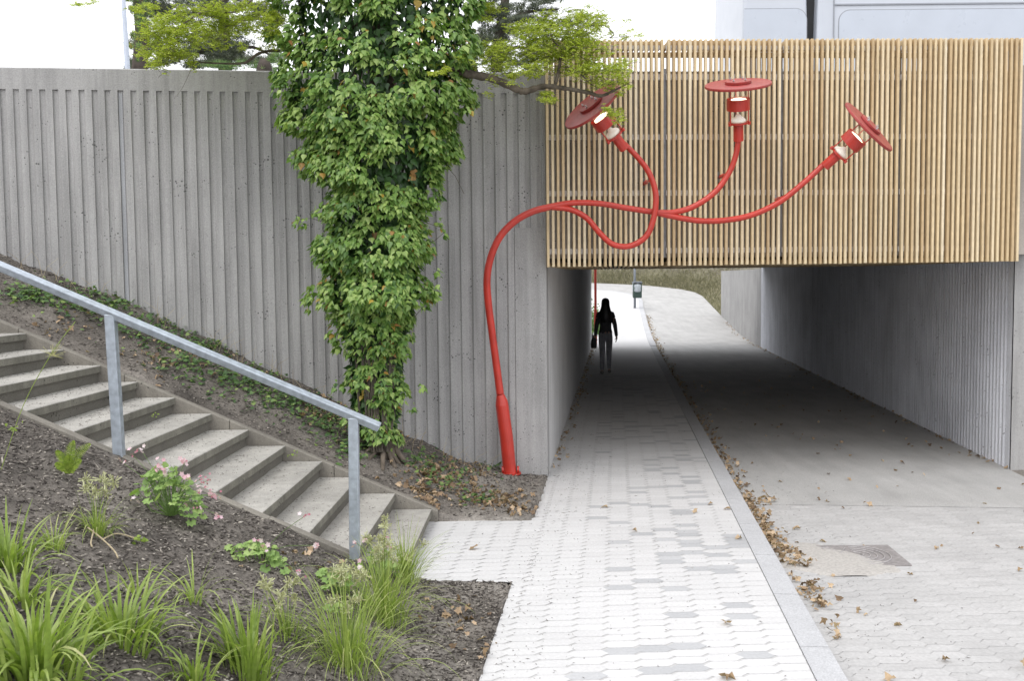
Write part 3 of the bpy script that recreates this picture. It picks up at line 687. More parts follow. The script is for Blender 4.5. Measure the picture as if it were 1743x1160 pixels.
# ================================================================== BARK MULCH, LITTER, GROUND COVER
chipV = np.array([(-.5, 0, 0), (0, -.5, .15), (.5, 0, .05), (0, .5, .12), (0, 0, .5), (0, 0, -.3)]); chipF = np.array([(0, 1, 4), (1, 2, 4), (2, 3, 4), (3, 0, 4), (1, 0, 5), (2, 1, 5), (3, 2, 5), (0, 3, 5)])
def on_bank(n, x0, x1, y0, y1, cond):
    X = rng.uniform(x0, x1, n); Y = rng.uniform(y0, y1, n); k = cond(X, Y); X, Y = X[k], Y[k]
    return np.stack([X, Y, terr(X, Y)], 1)
def is_soil(X, Y):
    st = (Y > 6.97) & (Y < 9.16) & (X < -.68); land = (Y > 7.16) & (Y < 9.1) & (X >= -.86)
    return ~st & ~land & (X < lineX(0, Y) + .02) & (np.abs(X / Y) < .60)
P = np.concatenate([on_bank(36000, -5.2, .1, 3.2, 7.2, is_soil), on_bank(9000, -6, .45, 9.15, 11.0, is_soil)])
n = len(P); D = rng.normal(0, 1, (n, 3)); D[:, 2] *= .25; Nn = np.tile([0, 0, 1.0], (n, 1)) + rng.normal(0, .4, (n, 3))
S = np.stack([rng.uniform(.006, .020, n), rng.lognormal(-3.55, .5, n).clip(.01, .10), rng.uniform(.004, .014, n)], 1)
V, F, T = scatter(chipV, chipF, P + [0, 0, .004], frames(D, Nn), S, rng.uniform(0, 1, n) ** 1.6)
tag(make('bark_mulch', V, F, m_bark_chip, None, T), kind='stuff')
# dry leaves
def dryleaf(k):
    r = random.Random(k); pts = []
    for i in range(10):
        a = 2 * math.pi * i / 10; q = (.5 if i % 2 else .28) * r.uniform(.8, 1.2); pts.append((q * math.cos(a), .5 + q * math.sin(a)))
    V = [(0, .5, .0)] + [(x, y, .22 * math.sin(x * 5 + k) + .25 * r.uniform(-.5, .8)) for x, y in pts]
    return np.array(V), np.array([(0, 1 + i, 1 + (i + 1) % 10) for i in range(10)])
def leaves(name, P, size, up=.5, kind='stuff', tint=None):
    n = len(P); D = rng.normal(0, 1, (n, 3)); D[:, 2] *= .2; Nn = np.tile([0, 0, 1.0], (n, 1)) + rng.normal(0, up, (n, 3))
    Vs = []; Fs = []; Ts = []; o = 0; t = rng.uniform(0, 1, n) ** .8 * .9 if tint is None else tint
    for q in range(4):
        k = np.arange(n) % 4 == q
        if not k.any(): continue
        tv, tf = dryleaf(q); V, F, T = scatter(tv, tf, P[k], frames(D[k], Nn[k]), rng.uniform(*size, k.sum()), t[k]); Vs.append(V); Fs.append(F + o); Ts.append(T); o += len(V)
    ob = make(name, np.concatenate(Vs), np.concatenate(Fs), m_dry, None, np.concatenate(Ts)); tag(ob, kind=kind); return ob
L = []
for (px, py, rx, ry, n) in ((1275, 855, 18, 12, 70), (1295, 852, 26, 6, 60), (1285, 875, 18, 14, 70), (1302, 898, 20, 14, 80), (1318, 920, 22, 14, 90), (1338, 943, 24, 13, 90), (1355, 958, 22, 9, 55), (1378, 1003, 18, 12, 60), (1396, 1030, 12, 12, 34), (1416, 1065, 10, 12, 14), (1232, 792, 12, 22, 55), (1215, 762, 9, 20, 50), (1256, 828, 12, 14, 45), (1435, 1092, 14, 14, 8)):
    k = 0; n = int(n * .55)
    while k < n:
        a = random.gauss(px, rx * .55); c = random.gauss(py, ry * .6); q = zp(a, c, ROAD + .012); u_, v_ = inv(q.x, q.y)
        if v_ < VK2 + .02: q = Vector((*uv(float(u_), VK2 + random.uniform(.02, .10)), q.z))
        q.z += random.uniform(0, .03); L.append(tuple(q)); k += 1
for i in range(420):                                        # gutter line further in
    u_ = random.uniform(-4, UT); q = uv(u_, VK2 + abs(random.gauss(0, .09)) + .02); L.append((q[0], q[1], ROAD + .012))
for i in range(170):
    u_ = random.uniform(-6, 12); q = uv(u_, random.uniform(VK2 + .1, VR)); L.append((q[0], q[1], ROAD + .010))
for i in range(260):
    u_ = random.uniform(0.5, UT); q = uv(u_, abs(random.gauss(0, .07)) + .02); L.append((q[0], q[1], .010))
for i in range(260):
    u_ = random.uniform(1.5, UT + 10); q = uv(u_, VR - abs(random.gauss(0, .10)) - .02); L.append((q[0], q[1], ROAD + .012 + float(zr(q[1]))))
for i in range(300):
    y = random.uniform(30, 44); L.append((float(lineX(VK2, y)) + .05 + abs(random.gauss(0, .10)), y, float(zr(y)) + ROAD + .015))
leaves('leaf_litter', np.array(L), (.026, .066), .45)
def cl(n, blobs, cond=is_soil):
    out = []
    for (px, py, rx, ry, w_) in blobs:
        for i in range(int(n * w_)):
            q = ground(random.gauss(px, rx * .5), random.gauss(py, ry * .5)); 
            if cond(np.array(q.x), np.array(q.y)): out.append((q.x, q.y, float(terr(q.x, q.y)) + .012))
    return np.array(out)
B = [(760, 810, 80, 30, 1.0), (830, 850, 60, 20, .5), (720, 850, 40, 25, .4), (640, 740, 50, 20, .5), (560, 700, 50, 25, .35), (300, 610, 120, 40, .35), (880, 870, 30, 14, .12), (780, 1060, 50, 50, .10), (520, 960, 100, 40, .06), (830, 1120, 30, 30, .06), (100, 560, 90, 30, .12)]
leaves('leaf_litter_on_bank', cl(300, B), (.028, .070), .6)
# individual leaves on the pale path and road
for (px, py, s) in ((1238, 865, .06), (1207, 857, .06), (1188, 872, .06), (1030, 862, .06), (1261, 918, .07), (1081, 902, .055), (1247, 1063, .075), (1225, 1156, .09), (808, 936, .08), (1475, 860, .07), (1354, 898, .07), (1377, 958, .08), (1503, 1153, .08), (903, 876, .07)):
    zz = .012 if px < 1300 else ROAD + .014; q = zp(px, py, zz); tv, tf = dryleaf(int(px) % 4); a = random.uniform(0, 6.28)
    V, F, T = scatter(tv, tf, np.array([[0, 0, 0.0]]), frames(np.array([[math.cos(a), math.sin(a), .05]]), np.array([[.2, -.2, 1.0]])), np.array([s * 1.05]), np.array([random.uniform(.4, .85)]))
    pth = px < 1300
    o = make('fallen_leaf', V + np.array(q), F, m_dry, None, T, origin=q)
    tag(o, 'single dry brown leaf lying on the pale footpath stones' if pth else 'single dry brown leaf lying on the grey road surface', 'leaf', 'fallen leaves on the footpath' if pth else 'fallen leaves on the road')
# crumbs and twigs on the paths
P = []
for i in range(1500):
    u_ = random.uniform(-6, 6); v_ = random.choice([abs(random.gauss(0, .25)), random.uniform(-.8, VK)]); q = uv(u_, v_)
    if v_ < 0 and not (7.2 < q[1] < 9.05 and q[0] > -.8): continue
    P.append((q[0], q[1], .004))
for i in range(700):
    q = uv(random.uniform(-6, 5), VK2 + abs(random.gauss(0, .5))); P.append((q[0], q[1], ROAD + .005))
for i in range(2600):
    k = random.randint(0, 12); y = random.uniform(YN, YF); x = nose(k + random.random() ** .6, y); P.append((x, y, .12 + RISE * k + .004))
P = np.array(P); n = len(P); D = rng.normal(0, 1, (n, 3)); D[:, 2] = 0
S = np.stack([rng.uniform(.002, .007, n), rng.lognormal(-4.3, .6, n).clip(.005, .06), rng.uniform(.002, .006, n)], 1)
V, F, T = scatter(chipV, chipF, P, frames(D, np.tile([0, 0, 1.], (n, 1))), S, rng.uniform(0, .8, n)); tag(make('bark_crumbs', V, F, m_bark_chip, None, T), kind='stuff')
# low ivy and weeds on the bank by the wall
ivT = fan([(0, .02), (.28, -.04), (.48, .18), (.30, .34), (.36, .58), (.14, .58), (0, 1), (-.14, .58), (-.36, .58), (-.30, .34), (-.48, .18), (-.28, -.04)])
B = [(60, 505, 60, 25, 1.3), (150, 520, 70, 25, 1.4), (260, 560, 70, 35, 1.3), (330, 610, 70, 40, 1.8), (420, 650, 70, 30, 1.5), (490, 690, 60, 30, 1.3), (550, 720, 40, 30, .9), (600, 760, 40, 30, .9), (770, 820, 60, 25, .35), (840, 800, 40, 10, .15), (720, 790, 40, 20, .4), (820, 850, 40, 12, .2), (230, 520, 60, 12, .6), (370, 590, 60, 10, .6)]
P = cl(250, B); n = len(P); P[:, 2] += rng.uniform(0, .05, n)
D = rng.normal(0, 1, (n, 3)); D[:, 2] = rng.normal(0, .3, n); Nn = np.tile([0, -.3, 1.0], (n, 1)) + rng.normal(0, .35, (n, 3))
V, F, T = scatter(*ivT, P, frames(D, Nn), rng.uniform(.025, .06, n), rng.uniform(0, 1, n)); tag(make('ground_cover', V, F, m_gcover, None, T), kind='stuff')
# thin dry stalks along the wall foot
mb = MB()
for i in range(90):
    px = random.choice([random.uniform(20, 560), random.uniform(600, 860)]); py = np.interp(px, [20, 240, 420, 560, 700, 800, 930], [445, 530, 612, 685, 755, 795, 812]) + random.uniform(-2, 22)
    q = ground(px, py); h = random.uniform(.05, .28); dx = random.uniform(-.2, .2); mb.tube([q, q + Vector((dx * .3, 0, h * .6)), q + Vector((dx, random.uniform(-.05, .05), h))], [.002, .0015, .001], 4, random.random())
tag(mb.build('dry_stalks', m_straw), kind='stuff')

# ================================================================== FOREGROUND PLANTS
def blades(mb, c, n, ln, wd, spread, t0, t1, droop=1.0, dry=.04, seg=7, rr=.06):
    for i in range(n):
        a = random.uniform(0, 2 * math.pi); out = random.uniform(.1, 1) * spread; L_ = ln * random.uniform(.35, 1.15); w_ = wd * random.uniform(.7, 1.15)
        d = Vector((math.cos(a), math.sin(a), 0)); s = Vector((-d.y, d.x, 0)); p = c + d * random.uniform(0, rr); p.z = float(terr(p.x, p.y, False)) - .01
        V = []; T = []; th = math.pi / 2 - out * random.uniform(.25, .8); t = random.uniform(t0, t1) if random.random() > dry + .03 else random.uniform(.92, 1); tw = random.uniform(-.6, .6)
        for k in range(seg + 1):
            q = k / seg; ww = w_ * (1 - q ** 2.2) * (.6 + .8 * min(q * 3, 1) * .5) + .0004
            ss = (s * math.cos(tw * q) + Vector((0, 0, 1)) * math.sin(tw * q) * .6)
            V += [p - ss * ww, p + Vector((0, 0, -ww * .35)), p + ss * ww]; T += [t * (1 - .25 * (1 - q))] * 3
            p = p + (d * math.cos(th) + Vector((0, 0, 1)) * math.sin(th)) * (L_ / seg); th -= droop * out * (1.5 + q * 1.2) / seg * 1.3
        F = []
        for k in range(seg):
            for j in (0, 1): F.append((k * 3 + j, k * 3 + j + 1, k * 3 + j + 4, k * 3 + j + 3))
        mb.add(V, F, T)
def seedheads(par, c, n, h, spread, mat, r=.012):
    for i in range(n):
        mb = MB(); m2 = MB()
        a = random.uniform(0, 6.28); d = Vector((math.cos(a), math.sin(a), 0)) * random.uniform(0, spread); hh = h * random.uniform(.6, 1.1); top = c + d + Vector((0, 0, hh))
        mb.tube([c + d * .15, c + d * .5 + Vector((0, 0, hh * .6)), top], [.0018, .0014, .001], 4, .4)
        for k in range(22):
            o = Vector(rng.normal(0, 1, 3)) * r * 1.15; m2.tube([top + o * .2, top + o * 1.4 + Vector((0, 0, .004))], [.0015, .0035], 5, random.random())
        m2.build('seed_head', mat, mb.build('stem', m_grass, par))
def clump(px, py, n, ln, wd, spread, label, t=(.2, .85), droop=1.0, rr=.07, heads=0, hh=.3, dry=.04, group=None, name='grass_clump'):
    c = ground(px, py); r_ = empty(name, c, label, 'grass', group); mb = MB(); blades(mb, c, n, ln, wd, spread, t[0], t[1], droop, dry, rr=rr)
    mb.build('leaves', m_grass, r_, True)
    if heads: seedheads(r_, c, heads, hh, .14, m_seed)
    return r_
G = 'strap-leaved tufts in the bark bed'
clump(60, 1155, 200, .42, .0115, 1.05, 'largest bright green strap-leaved tuft, in the bottom left corner of the bed', rr=.20, group=G, droop=.95)
clump(205, 1090, 115, .36, .0100, 1.1, 'sprawling green strap-leaved tuft just right of the corner one', rr=.17, group=G, droop=1.1)
clump(12, 970, 80, .31, .0095, 1.0, 'green strap-leaved tuft at the left edge above the largest one', rr=.10, group=G)
clump(35, 1030, 55, 0.295, 0.0070, 1.15, 'loose low tuft of strap leaves between the left edge and corner tufts', rr=.10, group=G, t=(.4, .88))
clump(425, 1148, 120, .35, .0100, .8, 'upright bright green strap-leaved tuft at the bottom edge of the bed', rr=.13, group=G, droop=.85)
clump(330, 1160, 37, 0.246, 0.0079, 1.0, 'small strap-leaved tuft left of the upright bottom tuft', rr=.09, group=G)
clump(235, 1020, 21, 0.213, 0.0062, .8, 'thin sparse tuft of yellowish blades in bare mulch, the left of a pair', rr=.06, t=(.5, .88), group=G)
clump(330, 1025, 22, 0.328, 0.0048, 1.3, 'thin arching tuft of yellowish blades in bare mulch, the right of a pair', rr=.06, t=(.5, .9), group=G)
clump(92, 935, 49, 0.213, 0.0035, .95, 'fine sedge tuft beside the left edge with pale stalks', rr=.06, t=(.3, .9), dry=.25)
clump(165, 905, 80, 0.221, 0.0035, 1.05, 'dry-tipped sedge tuft with feathery brown flower stalks below the fern', rr=.08, t=(.3, .9), dry=.35, heads=9, hh=.28)
clump(655, 1055, 250, .56, .0030, .80, 'tall fine-bladed grass tuft against the bottom of the handrail post', rr=.16, t=(.5, .92), dry=.06, heads=18, hh=.56)
clump(590, 1135, 230, .56, .0032, 1.0, 'arching fine-bladed grass with cream seed heads at the bottom edge', rr=.20, t=(.5, .92), dry=.06, heads=14, hh=.48)
clump(490, 1085, 55, 0.295, 0.0033, .85, 'loose grass tuft with cream seed heads beside the upright strap leaves', rr=.12, t=(.4, .9), dry=.15, heads=9, hh=.32)
clump(690, 990, 170, .46, .0028, .75, 'short fine grass tuft at the near corner of the bottom step', rr=.09, t=(.5, .92), dry=.1, heads=5, hh=.24)
# single tall blurred stalk at the left edge
q = ground(2, 800); b = MB(); pts = [at(2, 800, q.y - .1), at(40, 690, q.y - .15), at(88, 602, q.y - .2), at(128, 548, q.y - .22)]; b.tube([Vector(p) for p in spline(pts, 5)], .0022, 5, .7)
for k in range(26): 
    a = at(90 + random.uniform(-22, 22), 598 + random.uniform(-14, 14), q.y - .2); b.tube([at(90, 606, q.y - .2), a], [.0012, .0008], 4, .95)
tag(b.build('grass_stalk', m_grass), 'single tall arching grass stalk crossing the lower steps at the left edge', 'grass')
# cranesbill
gl = []
for i in range(14):
    a = math.pi * 2 * i / 14; r_ = .5 if i % 2 == 0 else .36
    if i == 7: r_ = .08
    gl.append((r_ * math.sin(a), .5 + r_ * math.cos(a) * .9))
gT = (np.array([(0, .42, -.06)] + [(x, y, .10 * math.hypot(x, y - .45) + (.05 if k % 2 else -.02)) for k, (x, y) in enumerate(gl)]), np.array([(0, 1 + i, 1 + (i + 1) % 14) for i in range(14)]))
petT = (np.array([(0, 0, 0)] + [((.5 if i % 2 == 0 else .30) * math.cos(math.pi * i / 5), (.5 if i % 2 == 0 else .30) * math.sin(math.pi * i / 5), .10) for i in range(10)]), np.array([(0, 1 + i, 1 + (i + 1) % 10) for i in range(10)]))
def cranesbill(px, py, r, n, flowers, label, h=.22, ls=(.05, .085)):
    c = ground(px, py); e = empty('cranesbill', c, label, 'flower', 'flowering cranesbills in the bed'); P = []; Nn = []; mb = MB()
    for i in range(n):
        a = random.uniform(0, 6.28); q = random.random() ** .5; d = Vector((math.cos(a) * q * r, math.sin(a) * q * r, 0)); z = h * (1.05 - .75 * q ** 2) * random.uniform(.75, 1.1)
        p = c + d + Vector((0, 0, max(z, .03) + float(terr(c.x + d.x, c.y + d.y, False)) - c.z)); P.append(p); Nn.append((d.x * 3, d.y * 3 - .5, 1)); mb.tube([c + d * .1, c + d * .6 + Vector((0, 0, z * .5)), p], .0018, 4, .3)
    P = np.array(P); Nn = np.array(Nn) + rng.normal(0, .2, (n, 3)); D = np.stack([Nn[:, 0], Nn[:, 1], -.3 * np.ones(n)], 1) + rng.normal(0, .3, (n, 3))
    V, F, T = scatter(*gT, P, frames(D, Nn), rng.uniform(*ls, n), rng.uniform(.1, 1, n)); make('leaves', V, F, m_ger, e, T); mb.build('stem', m_ger, e)
    for (dx, dz, k, ty) in flowers:
        f0 = Vector((c.x + dx, c.y - random.uniform(-.05, .12), c.z + dz)); mb = MB(); mb.tube([c + Vector((0, 0, .08)), (c + f0) / 2 + Vector((0, 0, .06)), f0], .0016, 4, .0)
        fs = mb.build('flower_stem', m_ger, e); P = f0[:] + rng.normal(0, .016, (k, 3)); T = np.array([random.uniform(.45, 1) if random.random() < ty else random.uniform(0, .25) for j in range(k)])
        V, F, T2 = scatter(*petT, P, frames(rng.normal(0, 1, (k, 3)), np.tile([0, -1, .5], (k, 1)) + rng.normal(0, .5, (k, 3))), np.where(T > .3, rng.uniform(.030, .042, k), .018), T); make('flower_cluster', V, F, m_petal, fs, T2)
    return e
pm = 7.0 / FPX
cranesbill(292, 878, .20, 85, [((x - 292) * pm, (880 - y) * pm, k, ty) for x, y, k, ty in ((245, 777, 6, .5), (232, 785, 5, .3), (225, 792, 4, .6), (285, 795, 6, .5), (298, 806, 6, .7), (318, 796, 6, .6), (325, 815, 5, .8), (345, 820, 7, .2), (358, 822, 7, .3), (335, 845, 6, .4), (350, 850, 7, .3), (368, 880, 6, .5), (236, 853, 3, 1), (336, 860, 4, .7), (272, 812, 3, .8), (365, 850, 5, .1))], 'largest cranesbill with pale green leaves and many pink flowers beside the steps', h=.30)
cranesbill(447, 962, .17, 45, [((x - 447) * pm, (962 - y) * pm, k, ty) for x, y, k, ty in ((445, 920, 4, .6), (455, 930, 4, 1), (415, 975, 6, 1), (434, 974, 5, 1), (508, 970, 6, .2), (532, 930, 5, .5), (518, 882, 5, .2))], 'middle cranesbill with a few pink flowers beside the steps', h=.13)
cranesbill(575, 1010, .14, 30, [((x - 575) * pm, (1010 - y) * pm, k, ty) for x, y, k, ty in ((583, 992, 4, 1), (595, 994, 5, 1), (560, 1000, 3, 1), (612, 965, 3, 1))], 'small cranesbill left of the tall fine grass by the handrail post', h=.14)
cranesbill(650, 985, .13, 26, [((x - 650) * pm, (985 - y) * pm, k, ty) for x, y, k, ty in ((625, 914, 6, .9), (655, 920, 6, .3), (664, 925, 5, .2), (630, 982, 3, 1), (612, 920, 3, .6))], 'cranesbill tangled in grass right of the handrail post', h=.2)
cranesbill(585, 1050, .08, 9, [], 'lowest cranesbill, leafy and without flowers, in the fine grass', h=.08)
# fern
c = ground(118, 808); fe = empty('fern', c, 'small bright green fern in bare mulch between the stairs and sedge tufts', 'fern'); mb = MB()
for (dx, dz, cv) in ((.06, .22, .02), (.16, .20, .04), (-.05, .16, -.02), (.03, .13, -.03), (.10, .10, .05), (-.06, .08, .0)):
    pts = [Vector(p) for p in spline([c, c + Vector((dx * .35, -.02, dz * .6)), c + Vector((dx, -.05, dz))], 12)]; mb.tube(pts, .002, 4, .2)
    for i in range(3, len(pts)):
        q = i / len(pts); ln = .042 * math.sin(math.pi * min(1, .15 + q * .85)) + .004; t = (pts[i] - pts[i - 1]).normalized()
        for s in (-1, 1):
            d = (Vector((t.z, 0, -t.x)) * s + t * .35 + Vector((0, -.25, 0))).normalized(); a = pts[i]; w_ = t * .0028
            mb.add([a - w_, a + d * ln * .5 - w_ * 1.1, a + d * ln, a + d * ln * .5 + w_ * 1.1, a + w_], [(0, 1, 2, 3, 4)], random.random())
mb.build('fronds', m_fern, fe)
# small sprouts
for k, (px, py, lb, s) in enumerate(((25, 735, 'tiny bright green fern sprout beside the near stair kerb', .9), (240, 925, 'tiny yellowish sprout in bare mulch below the largest cranesbill', 1.0), (262, 712, 'small light weed growing in the joint of a step behind the first post', .6), (497, 778, 'small green weed on a lower step in front of the far kerb', .7), (655, 885, 'small weed at the inner corner of the second lowest step', .7))):
    q = ground(px, py) if k < 2 else at(px, py, 8.2 if k < 3 else 8.9); mb = MB()
    if k == 2: q = at(262, 712, 8.1)
    P = np.array([q + Vector((random.gauss(0, .025), random.gauss(0, .02), abs(random.gauss(0, .02)) + .005)) * 1 for _ in range(14)]); n = 14
    V, F, T = scatter(*ivT, P, frames(rng.normal(0, 1, (n, 3)), np.tile([0, -.5, 1], (n, 1)) + rng.normal(0, .4, (n, 3))), rng.uniform(.018, .03, n) * s, rng.uniform(.0, .6, n)); tag(make('weed', V, F, m_fern, None, T, origin=q), lb, 'weed')
# dead branchlet in the mulch
b = MB()
for l in ([(150, 905), (175, 925), (195, 945), (201, 957)], [(175, 925), (200, 915), (233, 924)], [(160, 908), (155, 930), (157, 938)]): b.tube([Vector(p) for p in spline([ground(x, y) + Vector((0, 0, .02)) for x, y in l], 5)], .004, 6, .9)
tag(b.build('dead_stalk', m_straw), 'bleached forked dead stalk lying in the mulch under the sedge tuft', 'stalk')

# ================================================================== IVY-CLAD TREE
tb = ground(655, 782); TY = 9.85
tree = empty('ivy_clad_tree', (at(655, 770, TY).x, TY, tb.z), 'tall tree trunk completely covered in glossy green ivy in front of the ribbed wall', 'tree')
ol_y = [-260, -120, 0, 60, 100, 140, 180, 220, 270, 300, 340, 375, 410, 450, 500, 540, 600, 650, 700, 740, 765]
ol_l = [480, 480, 487, 490, 484, 480, 484, 526, 518, 552, 572, 560, 556, 552, 550, 566, 590, 594, 600, 616, 630]
ol_r = [830, 820, 805, 802, 798, 798, 784, 772, 760, 748, 718, 724, 718, 716, 722, 704, 690, 686, 680, 672, 664]
tp = [(655, 800, .20), (655, 770, .13), (652, 700, .115), (645, 550, .12), (650, 350, .13), (650, 100, .14), (655, -200, .13), (660, -500, .1)]
b = MB(); b.tube([at(p[0], p[1], TY) for p in spline(tp, 5)], [float(p[2]) for p in spline(tp, 5)], 14)
for i in range(9):
    a = -.3 + i * .45; r0_ = Vector((math.cos(a), -abs(math.sin(a)), 0)); q = at(652, 745, TY); e_ = tree.location + r0_ * random.uniform(.22, .42); e_.z = float(terr(e_.x, e_.y, False)) - .02
    b.tube([Vector(p) for p in spline([q + r0_ * .08, (q + e_) / 2 + r0_ * -.02, e_], 5)], [.035, .033, .03, .03, .028, .026, .024, .022, .02, .018, .012][:11], 8)
b.build('trunk', m_bark, tree, True)
lvT = fan([(0, .02), (.26, -.02), (.40, .20), (.30, .42), (.16, .62), (0, 1), (-.16, .62), (-.30, .42), (-.40, .20), (-.26, -.02)], fold=.28)
PP = []; DD = []; NN = []; TT = []; SS = []
def spray(c, out, R_, n, t0, s):
    for i in range(n):
        a = random.gauss(0, .8); el = random.uniform(-.9, 1.2); o = Vector((out.x * math.cos(a) - out.y * math.sin(a), out.x * math.sin(a) + out.y * math.cos(a), 0)) * math.cos(el) + Vector((0, 0, math.sin(el)))
        o = o.normalized(); rr = R_ * random.uniform(.7, 1.05); p = c + Vector((o.x * rr, o.y * rr, o.z * rr * .8 - .04 * (o.x * o.x + o.y * o.y)))
        PP.append(p); nn = (o + Vector((0, 0, .35)) + Vector(rng.normal(0, .28, 3))); NN.append(nn)
        dd = Vector((o.x, o.y, -.2 - 1.1 * math.cos(el))) + Vector(rng.normal(0, .35, 3)); DD.append(dd); t = t0 + random.gauss(0, .17)
        if random.random() < .018: t = random.uniform(.955, 1)
        else: t = min(.92, max(.25, t))
        TT.append(t); SS.append(s * random.uniform(.5, 1.3))
def outline(py): return float(np.interp(py, ol_y, ol_l)), float(np.interp(py, ol_y, ol_r))
for i in range(1750):
    py = random.uniform(-260, 765); l, r_ = outline(py); l += 18 * math.sin(py * .085) + 10 * math.sin(py * .21); r_ += 12 * math.sin(py * .075 + 2)
    if random.random() > .30 + .70 * (r_ - l) / 300: continue
    cx = (l + r_) / 2; hw = (r_ - l) / 2; a = random.uniform(-math.pi * .5, math.pi * .5) if random.random() < .85 else random.uniform(-math.pi, math.pi)
    nz = float(vnoise(a * 2.6 + 9, py * .026, 6)); bl = .66 + .42 * nz; hm = hw * TY / FPX
    if nz < .26 and abs(a) < 1.2: continue
    dep = min(hm, .62) * math.cos(a) * bl
    q = at(cx + (hw - 7) * math.sin(a) * (1 if abs(a) > 1 else bl), py, TY - dep); out = Vector((math.sin(a) * .9, -math.cos(a), 0)).normalized()
    if abs(a) > math.pi / 2: q.y = min(q.y, float(wallY(q.x)) - .12)
    low = py > 560; spray(q, out,   .072 if low else .112, 10 if low else 20, .62 + .16 * float(vnoise(a * 3, py * .02, 2)), .058 if low else .064)
for (px, py) in ((488, 168), (476, 176), (500, 262), (508, 374), (520, 376), (742, 462), (742, 490), (795, 182), (745, 375), (752, 395), (735, 500), (700, 690), (528, 502), (530, 520), (772, 268), (716, 656), (740, 345)):
    q = at(px, py, TY - .15 + random.uniform(-.15, .15)); spray(q, Vector((1 if px > 650 else -1, -.6, 0)).normalized(), .055, 11, .72, .055)
# inner leaves, tinted dark to paint the shade between sprays
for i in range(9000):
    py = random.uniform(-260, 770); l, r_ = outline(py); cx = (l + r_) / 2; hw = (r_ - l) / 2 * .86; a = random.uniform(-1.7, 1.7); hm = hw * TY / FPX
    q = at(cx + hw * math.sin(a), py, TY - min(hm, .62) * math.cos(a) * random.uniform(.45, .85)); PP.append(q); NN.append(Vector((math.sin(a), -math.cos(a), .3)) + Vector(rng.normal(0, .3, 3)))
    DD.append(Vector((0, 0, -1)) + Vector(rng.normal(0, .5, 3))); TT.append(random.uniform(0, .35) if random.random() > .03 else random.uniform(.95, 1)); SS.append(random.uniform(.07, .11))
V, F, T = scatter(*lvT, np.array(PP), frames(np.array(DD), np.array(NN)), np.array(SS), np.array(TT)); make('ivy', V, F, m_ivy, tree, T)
b = MB()                                                     # climbing stems inside and loose shoots
for i in range(26):
    x_ = random.uniform(-1, 1); pts = []
    for py in range(770, -260, -60): l, r_ = outline(py); pts.append(at((l + r_) / 2 + x_ * (r_ - l) * .34 + random.uniform(-8, 8), py, TY - .12 - .10 * (1 - x_ * x_)))
    b.tube([Vector(p) for p in spline(pts, 2)], .009, 5)
for l in ([(700, 330), (728, 380), (752, 388)], [(560, 380), (530, 372), (505, 374)], [(740, 260), (775, 300), (790, 330)], [(700, 420), (740, 410), (757, 395)], [(690, 560), (722, 520), (745, 495)]): b.tube([at(x, y, TY - .1) for x, y in l], .003, 5)
b.build('ivy_stem', m_twig, tree)
# limbs and leafy crown of the same tree
def limb(l, r, name='branch', mat=m_bark):
    pts = []; rr = []
    for p in spline(l, 6): pts.append(at(p[0], p[1], p[2])); rr.append(float(p[3]) * .74 * (1 + .14 * math.sin(len(pts) * 2.1)))
    b = MB(); b.tube(pts, rr, 10); return b.build(name, mat, tree, True)
limb([(660, 60, TY, .07), (740, 110, 9.8, .06), (800, 126, 9.7, .055), (840, 134, 9.7, .05), (880, 152, 9.7, .045), (895, 155, 9.7, .044), (925, 147, 9.72, .036), (960, 150, 9.75, .030), (1000, 157, 9.75, .026), (1022, 163, 9.75, .022), (1045, 154, 9.75, .016), (1068, 142, 9.72, .008)], 1)
limb([(945, 146, 9.75, .020), (950, 125, 9.75, .022), (954, 100, 9.8, .018), (956, 84, 9.8, .014), (940, 66, 9.8, .009), (935, 40, 9.8, .006)], 1)
limb([(956, 84, 9.8, .011), (975, 88, 9.75, .009), (1000, 105, 9.7, .006), (1015, 120, 9.7, .004)], 1)
limb([(962, 113, 9.75, .011), (985, 122, 9.7, .010), (1002, 140, 9.7, .008), (1018, 150, 9.7, .006)], 1)
limb([(1000, 60, 10.0, .006), (1025, 42, 10.1, .007), (1045, 58, 10.1, .006), (1038, 64, 10.1, .005), (1075, 60, 10.1, .003)], 1)
limb([(640, 30, TY, .05), (560, 60, 10.2, .03), (490, 84, 10.2, .020), (460, 86, 10.15, .020), (438, 92, 10.1, .020), (418, 106, 10.1, .017), (385, 108, 10.1, .013), (330, 105, 10.1, .009)], 1)
limb([(640, -60, TY, .05), (560, -60, 9.9, .03), (460, -30, 9.8, .02), (380, 0, 9.7, .014), (300, 50, 9.6, .008), (290, 85, 9.6, .004)], 1)
limb([(460, -30, 9.8, .012), (400, 20, 9.7, .008), (345, 10, 9.7, .006)], 1)
limb([(438, 92, 10.1, .006), (448, 75, 10.05, .004), (458, 60, 10.0, .003)], 1)
limb([(330, 102, 9.9, .003), (326, 116, 9.85, .003), (310, 150, 9.8, .002), (296, 168, 9.8, .0015)], 1)
leT = (np.array([(0, 0, 0), (.24, .45, .05), (0, 1, 0), (-.24, .45, .05)]), np.array([(0, 1, 2, 3)]))
PP = []; DD = []; NN = []; TT = []; SS = []; tw = MB()
